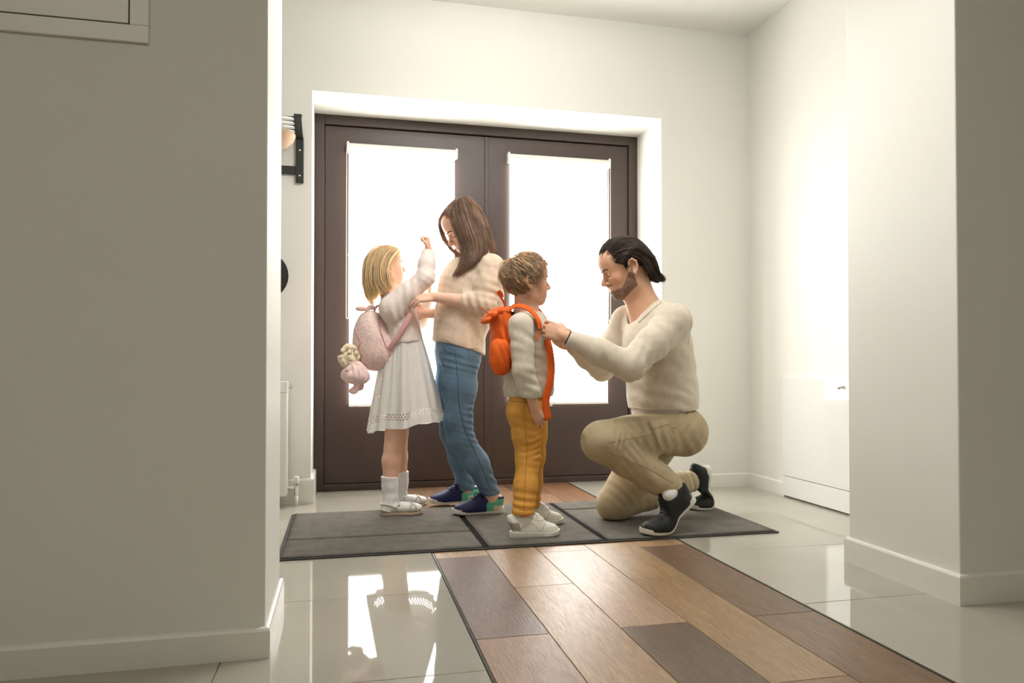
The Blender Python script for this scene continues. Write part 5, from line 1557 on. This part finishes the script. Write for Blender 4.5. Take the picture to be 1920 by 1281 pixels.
# ================================================================== girl with the pink backpack
def girl():
    Y0 = 3.48
    per = tag(empty('person', (.28, 3.48, .0125)), 'blond girl in white eyelet dress and pink cardigan raising one arm', 'person')
    hd = Head(P(751, 535, 3.50), (.955, .24, .14), (-.14, 0, 1), .192, child=.9, jaw=.88, nose=.65, wide=1.04)
    nb = P(734, 553, 3.48)
    sn, sf = P(735, 574, 3.385), P(750, 568, 3.58)
    en, ef = P(797, 521, 3.36), P(785, 600, 3.60)
    wn, wf = P(803, 470, 3.385), P(800, 560, 3.56)
    hn, hf = P(748, 705, 3.42), P(757, 702, 3.54)
    kn, kf = P(740, 825, 3.415), P(748, 820, 3.56)
    an, af = P(731, 935, 3.41), P(752, 922, 3.57)
    F = Field((.0, 3.22, .0), (.55, 3.72, 1.36), .008, [tuple(hd.box(.02))+(.0024,), ((P(788, 472, 3.38).x, 3.34, P(788, 475, 3.38).z), (P(815, 448, 3.38).x, 3.43, P(788, 446, 3.38).z), .0024)])
    hd.build(F, mouth_open=.5)
    F.cone(hd.w((-.12, 0, .26)), nb, .035, .040, .02)
    F.chain([nb, P(750, 610, Y0), P(757, 680, Y0)], [.04, .055, .06], .04)
    F.cone(nb+V(0, 0, -.02), sn, .028, .028, .03); F.cone(nb+V(0, 0, -.02), sf, .028, .028, .03)
    F.chain([sn, en, wn], [.028, .025, .019], .015); F.chain([sf, ef, wf], [.028, .025, .019], .015)
    for h_, k_, a_ in ((hn, kn, an), (hf, kf, af)):
        F.chain([h_, h_.lerp(k_, .5), k_+V(0, 0, .02), k_+V(-.004, 0, -.03), k_.lerp(a_, .35)+V(-.006, 0, 0), a_+V(0, 0, .03), a_], [.045, .046, .043, .042, .043, .028, .018], .015)
        F.cone(a_, a_+V(.01, 0, -.02), .018, .015, .01)
    dn = V(-.05, .0, 1)
    hand(F, wn+V(0, 0, .002), dn, (-.85, .2, .15), .66, (1.25, 1.35, 1.4, 1.4), 1.0, .0, side=1, thumb_in=.9)
    df = (P(806, 545, 3.54)-wf).normalized()
    hand(F, wf, df, (-.8, 0, .3), .62, (.6,)*4, .5, .02, side=-1)
    v, q = F.mesh(2)
    col = skin_tint(v, hd, lin(236, 188, 160), lin(214, 130, 118), lin(238, 160, 138))
    bd = from_arrays('body', v, q, MAT['skin'], per, col)
    face_bits(per, hd, bd, False, MAT['brow_light'])
    # ---- chin-length blond hair
    G = [[(749, 472, 3.46), (742, 481, 3.425), (732, 494, 3.405), (727, 515, 3.395), (733, 538, 3.39)],
         [(745, 467, 3.45), (732, 478, 3.41), (722, 500, 3.39), (723, 525, 3.385), (735, 541, 3.385)],
         [(740, 465, 3.45), (723, 475, 3.405), (711, 503, 3.385), (713, 530, 3.38), (727, 545, 3.385)],
         [(736, 464, 3.455), (713, 473, 3.41), (700, 507, 3.395), (702, 536, 3.39), (715, 551, 3.395)],
         [(733, 464, 3.465), (708, 469, 3.435), (694, 485, 3.425), (690, 513, 3.42), (692, 540, 3.415), (702, 558, 3.42)],
         [(731, 464, 3.48), (706, 467, 3.465), (690, 483, 3.46), (684, 510, 3.455), (687, 543, 3.45), (694, 564, 3.45)],
         [(731, 464, 3.50), (705, 467, 3.505), (689, 484, 3.505), (683, 512, 3.50), (686, 545, 3.495), (698, 574, 3.49)],
         [(732, 465, 3.52), (708, 470, 3.54), (694, 487, 3.55), (689, 515, 3.55), (692, 548, 3.55), (702, 572, 3.54)],
         [(736, 466, 3.535), (716, 478, 3.575), (705, 505, 3.588), (704, 535, 3.588), (712, 560, 3.57)],
         [(746, 470, 3.53), (736, 486, 3.58), (726, 510, 3.595), (725, 535, 3.59), (730, 548, 3.58)]]
    gs = [[P(*p) for p in g] for g in G]
    hv = strands(gs, 3000, .0013, 51, .0042, 14, .35, sides=3)
    cv = cap(hd, [((.20, 0, .78), (.75, 0, -.6)), ((.0, 0, .10), (0, 0, -1)), ((.0, 0, .50), (.85, 0, -.5))], .012)
    hair_mesh(per, MAT['hair_blond'], hv, cv)
    # ---- cardigan
    F = Field((.0, 3.22, .68), (.55, 3.74, 1.30), .005)
    def sec(u, v_, ru, rv, y=Y0): return (P(u, v_, y), (0, ru, 0), (rv, 0, 0))
    F.chain([sn+V(-.004, 0, -.012), sn.lerp(en, .5)+V(0, 0, -.006), en, en.lerp(wn, .5), wn], [.057, .048, .042, .037, .029], .022)
    F.cone(sn+V(.01, .02, -.035), sn.lerp(en, .55)+V(0, .02, -.025), .052, .032, .03)
    F.chain([sf, ef, wf], [.046, .042, .030], .02)
    d = (wn-en).normalized(); F.plane(wn-d*.002, d, .002, [wn[i]-.045 for i in range(3)], [wn[i]+.045 for i in range(3)])
    F.loft([sec(757, 648, .098, .086), sec(754, 630, .100, .085), sec(748, 602, .102, .084), sec(742, 578, .096, .074), sec(736, 560, .062, .054)], .015)
    F.cone(nb+V(0, 0, -.012), sn+V(0, .015, 0), .036, .044, .03); F.cone(nb+V(0, 0, -.012), sf+V(0, -.015, 0), .036, .042, .03)
    F.cone(nb+V(0, 0, -.012), hd.w((-.05, 0, .0)), .038, .06, .005, 'sub')
    F.plane(P(757, 644, Y0), (.1, 0, -1), .004)
    v, q = F.mesh(2); n = normals(v, q)
    v = folds(v, n, [(en, (.5, 0, .8), .028, .005, .06, 1), (sn.lerp(en, .4), (1, 0, .1), .040, .005, .09, 2), (sn+V(.02, -.02, -.05), (1, 0, .5), .035, .005, .08, 3), (P(765, 615, 3.40), (.8, 0, .4), .04, .004, .08, 4)])
    from_arrays('cardigan', v, q, MAT['pink_knit'], per)
    # ---- dress: gathered skirt with eyelet bands
    n_r, n_s = 46, 220
    vs, uv = [], []
    W0, W1 = np.array(P(757, 632, Y0)), np.array(P(760.5, 800, Y0))
    rr = np.random.default_rng(3); ph = rr.uniform(0, 6.28, 6)
    for i in range(n_r):
        t_ = i/(n_r-1); c = W0*(1-t_)+W1*t_
        rx = .084+.086*t_**.85; ry = .088+.070*t_**.85
        for j in range(n_s):
            a = 2*math.pi*j/n_s
            am = .11*t_**.7+.02
            f = 1+am*(.55*math.sin(7*a+ph[0]+.6*t_)+.40*math.sin(11*a+ph[1]-.5*t_)+.28*math.sin(17*a+ph[2]))+(.018*math.sin(34*a+ph[3])*(1-t_)**2)
            x = c[0]+rx*f*math.cos(a); y = c[1]+ry*f*math.sin(a)
            z = c[2]+t_*(.024*math.cos(a)-.012*math.sin(a))+.006*t_*math.sin(5*a+ph[4])
            vs.append((x, y, z))
    vs = np.array(vs); qs = []
    for i in range(n_r-1):
        for j in range(n_s):
            a, b = i*n_s+j, i*n_s+(j+1) % n_s; qs.append((a, a+n_s, b+n_s, b))
    o = from_arrays('dress_skirt', vs, np.array(qs), MAT['eyelet'], per)
    ul = o.data.uv_layers.new(name='UVMap')
    lv = np.empty(len(o.data.loops), np.int32); o.data.loops.foreach_get('vertex_index', lv)
    U = (lv % n_s).astype(float); 
    # close the seam in u
    per_face = U.reshape(-1, 4); wrap = per_face.max(1)-per_face.min(1) > n_s/2
    per_face[wrap] = np.where(per_face[wrap] < n_s/2, per_face[wrap]+n_s, per_face[wrap])
    uvs = np.stack([per_face.ravel()*76/n_s, (lv//n_s)/(n_r-1)*float(np.linalg.norm(W1-W0))], 1)
    ul.data.foreach_set('uv', uvs.astype(np.float32).ravel())
    F = Field((.05, 3.3, .66), (.50, 3.66, 1.12), .006)
    F.loft([sec(757, 662, .090, .084), sec(755, 630, .092, .080), sec(748, 596, .094, .078), sec(740, 570, .07, .06)], .015)
    F.plane(P(757, 655, Y0), (0, 0, -1), .003)
    v, q = F.mesh(1); from_arrays('dress_bodice', v, q, MAT['sock'], per)
    # ---- socks and sandals
    for a_, toe_p, heel_p, y in ((an, (793, 971), (713, 968), 3.395), (af, (801, 954), (728, 951), 3.575)):
        toe, heel = P(*toe_p, y), P(*heel_p, y); toe.z = heel.z = .0132
        L = (toe-heel).length; M = pose(heel, toe); sc = L/.19
        F = Field((-.02, -.05, .0), (L+.02, .05, .23), .004)
        inv = M.inverted()
        al = inv@a_
        F.ell((.76*L, 0, .028), (.23*L, .034*sc, .021), k=.015); F.ell((.46*L, 0, .032), (.26*L, .031*sc, .026), k=.02); F.ell((.17*L, 0, .034), (.16*L, .027*sc, .032), k=.02)
        F.chain([(.22*L, 0, .045), (.235*L, 0, .085), (.225*L, 0, .125), (.215*L, 0, .19)], [.031, .031, .035, .042], .015)
        F.plane((0, 0, .176), (.05, 0, 1), .003); F.plane((0, 0, .013), (0, 0, -1), .003)
        v, q = F.mesh(2); n = normals(v, q)
        v = folds(v, n, [((.22*L, 0, .06), (.4, 0, 1), .018, .0016, .03, 1)])
        # let the sock top meet the shin
        ax_, ay_ = al.x-.225*L, al.y
        t_ = np.clip((v[:, 2]-.03)/.07, 0, 1); v[:, 0] += ax_*t_*.9; v[:, 1] += ay_*t_*.9
        so = from_arrays('sock', apply(v, M), q, MAT['sock'], per); bv = bvh_of(so)
        sv, sq = sole_mesh(L, .030*sc, .036*sc, .013, .004)
        sd = from_arrays('sandal', apply(sv, M), sq, MAT['tan_sole'], per); sd.data.set_sharp_from_angle(angle=math.radians(35))
        R3 = M.to_3x3(); 
        def strap(pts, r, name='strap', fl=.35):
            line = []
            for p in smoothline(pts, 5):
                h, nn, _, _ = bv.find_nearest(M@Vector(p))
                if h is not None: line.append((h+nn*.0012))
            obj(name, tube(bmesh.new(), line, r, 6), MAT['silver_strap'], sd, True)
        w = .036*sc
        strap([(.66*L, -w, .013), (.70*L, -w*.7, .040), (.78*L, 0, .052), (.80*L, w*.7, .035), (.80*L, w, .013)], .0036)
        strap([(.84*L, -w*.9, .013), (.80*L, -w*.6, .040), (.70*L, 0, .055), (.64*L, w*.7, .040), (.62*L, w, .013)], .0036)
        strap([(.36*L, -w*.9, .014), (.40*L, -w*.8, .05), (.47*L, 0, .072), (.40*L, w*.8, .05), (.36*L, w*.9, .014)], .0042)
        strap([(.36*L, -w*.85, .035), (.18*L, -w*.75, .048), (-.01*L, 0, .05), (.18*L, w*.75, .048), (.36*L, w*.85, .035)], .0042)
        strap([(.24*L, -.032, .016), (.06*L, -.026, .024), (-.02*L, 0, .026), (.06*L, .026, .024), (.24*L, .032, .016)], .006, 'heel_strap')
        b = bv.find_nearest(M@Vector((.42*L, -.034, .056)))[0]
        obj('buckle', BX(-.006, .006, -.002, .002, -.004, .004, bev=.001, M=Matrix.Translation(b+V(0, -.003, 0))), MAT['chrome'], sd)
    return per
girl()
# ================================================================== things they carry
def ribbon(name, pts, w, th, mat, parent, up=(0, 1, 0), n=6):
    return obj(name, tube(bmesh.new(), smoothline(pts, n), w, 8, flat=th/w, up=up), mat, parent, True)

# orange backpack on the boy's back
bp = tag(empty('backpack', P(938, 700, 2.97)), 'orange backpack hanging open on the back of the boy', 'backpack')
F = Field((.40, 2.80, .50), (.86, 3.16, 1.02), .0045)
def osec(u, v_, ru, rv, y=2.975, t_=.12): return (P(u, v_, y), (0, ru, 0), (rv*math.cos(t_), 0, rv*math.sin(t_)))
F.loft([osec(944, 686, .070, .036), osec(943, 668, .092, .050), osec(942, 640, .094, .046), osec(941, 612, .090, .042), osec(937, 590, .086, .042)], .015)
v, q = F.mesh(2); n = normals(v, q)
v = folds(v, n, [(P(936, 605, 2.88), (1, 0, .25), .026, .012, .07, 1), (P(945, 635, 2.87), (.9, 0, .45), .032, .010, .08, 2), (P(940, 675, 2.88), (1, 0, .2), .030, .008, .06, 3)])
main = from_arrays('main_bag', v, q, MAT['orange'], bp)
F = Field((.42, 2.78, .50), (.80, 2.97, .86), .004)
F.loft([osec(940, 697, .024, .030, 2.885), osec(939, 678, .032, .044, 2.88), osec(938, 655, .030, .040, 2.88), osec(938, 642, .020, .030, 2.885)], .01)
v, q = F.mesh(2); n = normals(v, q)
v = folds(v, n, [(P(945, 670, 2.85), (.9, 0, .3), .03, .010, .06, 4)])
from_arrays('side_pocket', v, q, MAT['orange'], bp)
# gathered top that flops back
F = Field((.38, 2.82, .76), (.72, 3.14, 1.0), .004)
F.loft([osec(950, 586, .080, .016, t_=1.5), osec(934, 586, .084, .020, t_=1.6), osec(919, 594, .086, .016, t_=2.0), osec(909, 604, .080, .010, t_=2.2)], .01)
v, q = F.mesh(2); n = normals(v, q)
v = folds(v, n, [(P(925, 594, 2.9), (.2, 1, .1), .03, .010, .1, 5), (P(918, 600, 2.9), (.7, .2, .6), .03, .008, .06, 6)])
from_arrays('top_flap', v, q, MAT['orange'], bp)
F = Field((.55, 2.82, .66), (.80, 3.14, .98), .005)
F.loft([osec(955, 660, .075, .016, 2.975), osec(956, 620, .078, .016, 2.975), osec(955, 588, .07, .014, 2.975)], .01)
v, q = F.mesh(1); from_arrays('back_padding', v, q, MAT['black_mesh'], bp)
ribbon('grab_loop', [P(949, 582, 2.95), P(945, 568, 2.95), P(938, 556, 2.95), P(932, 548, 2.95)], .0085, .0022, MAT['orange'], bp, (.8, .3, .4))
ribbon('loose_tape', [P(934, 546, 2.95), P(939, 551, 2.95), P(941, 558, 2.95)], .010, .0022, MAT['orange'], bp, (.6, .6, .3))
ribbon('drawstring', [P(918, 590, 2.92), P(910, 584, 2.90), P(904, 578, 2.89), P(899, 577, 2.885)], .0018, .0018, MAT['orange'], bp)
for y, nm in ((2.868, 'near'), (3.066, 'far')):
    s_ = 0 if nm == 'near' else 1
    yy = y
    pts = [P(948, 582, 2.92 if not s_ else 3.03), P(958, 577, 2.905 if not s_ else 3.045), P(972, 573, 2.885 if not s_ else 3.06), P(988, 577, yy), P(1001, 588, yy), P(1010, 602, yy), P(1013, 618, yy)] if not s_ else \
          [P(950, 582, 3.03), P(962, 575, 3.045), P(978, 569, 3.06), P(996, 573, yy), P(1010, 586, yy), P(1019, 602, yy), P(1022, 622, yy)]
    ribbon('shoulder_strap', pts, .018, .0032, MAT['orange'], bp, (.3, -.6 if not s_ else .6, .75))
# slack webbing in front of the boy
ribbon('webbing', [P(1011, 622, 2.855), P(1009, 630, 2.85), P(1007, 638, 2.845)], .006, .002, MAT['orange'], bp, (.5, -.8, 0))
ribbon('webbing', [P(1026, 636, 2.89), P(1031, 660, 2.86), P(1034, 690, 2.848), P(1031, 718, 2.842), P(1025, 742, 2.84), P(1024, 765, 2.84), P(1028, 787, 2.84)], .0165, .0022, MAT['orange'], bp, (.15, -.98, .1))

# pink fleece backpack on the girl's back
pb = tag(empty('backpack', P(700, 690, 3.48)), 'fluffy pink backpack with a bow worn by the girl', 'backpack')
F = Field((-.06, 3.30, .62), (.28, 3.66, 1.08), .004)
def gsec(u, v_, ru, rv, y=3.475, t_=-.28): return (P(u, v_, y), (0, ru, 0), (rv*math.cos(t_), 0, rv*math.sin(t_)))
F.loft([gsec(710, 683, .070, .050), gsec(709, 668, .096, .074), gsec(702, 645, .102, .078), gsec(695, 620, .098, .068), gsec(691, 602, .080, .048), gsec(690, 592, .050, .030)], .015)
F.ell(P(682, 648, 3.475), (.040, .082, .062), k=.02)
v, q = F.mesh(2); n = normals(v, q)
rr_ = np.random.default_rng(9)
v = v+n*(rr_.normal(size=len(v))*.0009)[:, None]
main = from_arrays('main_bag', v, q, MAT['plush'], pb, np.tile(lin(250, 222, 214), (len(v), 1))); bv = bvh_of(main)
seam(main, bv, [P(662, 604, 3.40), P(668, 622, 3.39), P(676, 640, 3.38), P(672, 650, 3.38), P(668, 658, 3.39)], .0035, MAT['pink_trim'], 'piping', side=(.05, .99, 0))
seam(main, bv, [P(709, 597, 3.40), P(713, 620, 3.39), P(722, 645, 3.39), P(733, 668, 3.40)], .0035, MAT['pink_trim'], 'piping', side=(.05, .99, 0))
F = Field((-.05, 3.30, .90), (.22, 3.60, 1.10), .0035)
F.ell(P(678, 579, 3.44), (.030, .022, .013), k=.008); F.ell(P(696, 577, 3.46), (.024, .020, .012), k=.008); F.ell(P(688, 580, 3.45), (.010, .012, .012), k=.006)
F.cone(P(688, 582, 3.45), P(698, 594, 3.45), .008, .012, .006)
v, q = F.mesh(2); from_arrays('bow', v, q, MAT['plush'], pb, np.tile(lin(252, 218, 210), (len(v), 1)))
ribbon('carry_loop', [P(700, 592, 3.47), P(704, 578, 3.46), P(712, 573, 3.46), P(715, 585, 3.46)], .0075, .003, MAT['pink_trim'], pb, (.6, .6, 0))
for y in (3.352, 3.605):
    d = 1 if y < 3.5 else -1
    ribbon('shoulder_strap', [P(712, 590, 3.42 if d > 0 else 3.54), P(722, 572, 3.405 if d > 0 else 3.555), P(735, 562, 3.39 if d > 0 else 3.57)], .013, .006, MAT['pink_trim'], pb, (.1, -.5*d, .8))
ribbon('side_strap', [P(771, 586, 3.362), P(764, 602, 3.352), P(752, 622, 3.358), P(740, 640, 3.368), P(729, 655, 3.385)], .012, .004, MAT['pink_trim'], pb, (.2, -.95, .2))

# plush doll dangling from it
dl = tag(empty('plush_doll', P(662, 740, 3.46)), 'small plush doll in a pink dress dangling from the pink backpack', 'doll')
yd = 3.40
F = Field((-.12, 3.30, .50), (.14, 3.50, .86), .0035)
F.ell(P(654, 672, yd), (.036, .034, .040), k=.01)
v, q = F.mesh(1); head_o = from_arrays('head', v, q, MAT['plush'], dl, np.tile(lin(246, 232, 208), (len(v), 1)))
F = Field((-.12, 3.30, .50), (.14, 3.50, .88), .0032)
rb = random.Random(4)
for k in range(60):
    a, b = rb.uniform(0, 6.28), rb.uniform(-1.3, 1.5)
    c = P(654, 668, yd)+V(.040*math.cos(a)*math.cos(b), .038*math.sin(a)*math.cos(b), .046*math.sin(b))
    F.ell(c, (.0115, .0115, .0115), k=.004)
v, q = F.mesh(1); from_arrays('curly_hair', v, q, MAT['plush'], head_o, np.tile(lin(244, 228, 200), (len(v), 1)))
F = Field((-.12, 3.30, .48), (.16, 3.52, .84), .0035)
F.loft([(P(662, 682, yd), (0, .022, 0), (.018, 0, .0)), (P(664, 690, yd), (0, .040, 0), (.036, 0, .0)), (P(666, 700, yd), (0, .056, 0), (.054, 0, .0)), (P(666, 706, yd), (0, .060, 0), (.060, 0, .01))], .008)
v, q = F.mesh(2)
n = normals(v, q); v = folds(v, n, [(P(665, 700, yd), (1, .6, 0), .022, .010, .07, 3), (P(665, 702, yd), (.5, 1, 0), .025, .010, .07, 4)])
from_arrays('dress', v, q, MAT['plush'], dl, np.tile(lin(252, 222, 218), (len(v), 1)))
for (a, b, c) in (((668, 702, yd-.01), (671, 716, yd-.01), (666, 730, yd-.012)), ((676, 700, yd+.01), (680, 712, yd+.01), (676, 724, yd+.01))):
    F = Field((-.12, 3.30, .46), (.16, 3.52, .82), .0032)
    F.chain([P(*a), P(*b), P(*c)], [.013, .014, .014], .006); F.ell(P(c[0]-3, c[1]+3, c[2]), (.022, .017, .016), k=.006)
    v, q = F.mesh(1); from_arrays('leg', v, q, MAT['plush'], dl, np.tile(lin(252, 220, 214), (len(v), 1)))
for sg in (-1, 1):
    F = Field((-.12, 3.28, .46), (.16, 3.54, .86), .0032)
    F.chain([P(661, 684, yd+.02*sg), P(655+4*sg, 694, yd+.045*sg)], [.012, .011], .006)
    v, q = F.mesh(1); from_arrays('arm', v, q, MAT['plush'], dl, np.tile(lin(246, 214, 206), (len(v), 1)))
ribbon('hanging_cord', [P(662, 662, yd), P(668, 655, 3.41), P(676, 650, 3.42)], .003, .003, MAT['pink_trim'], dl)
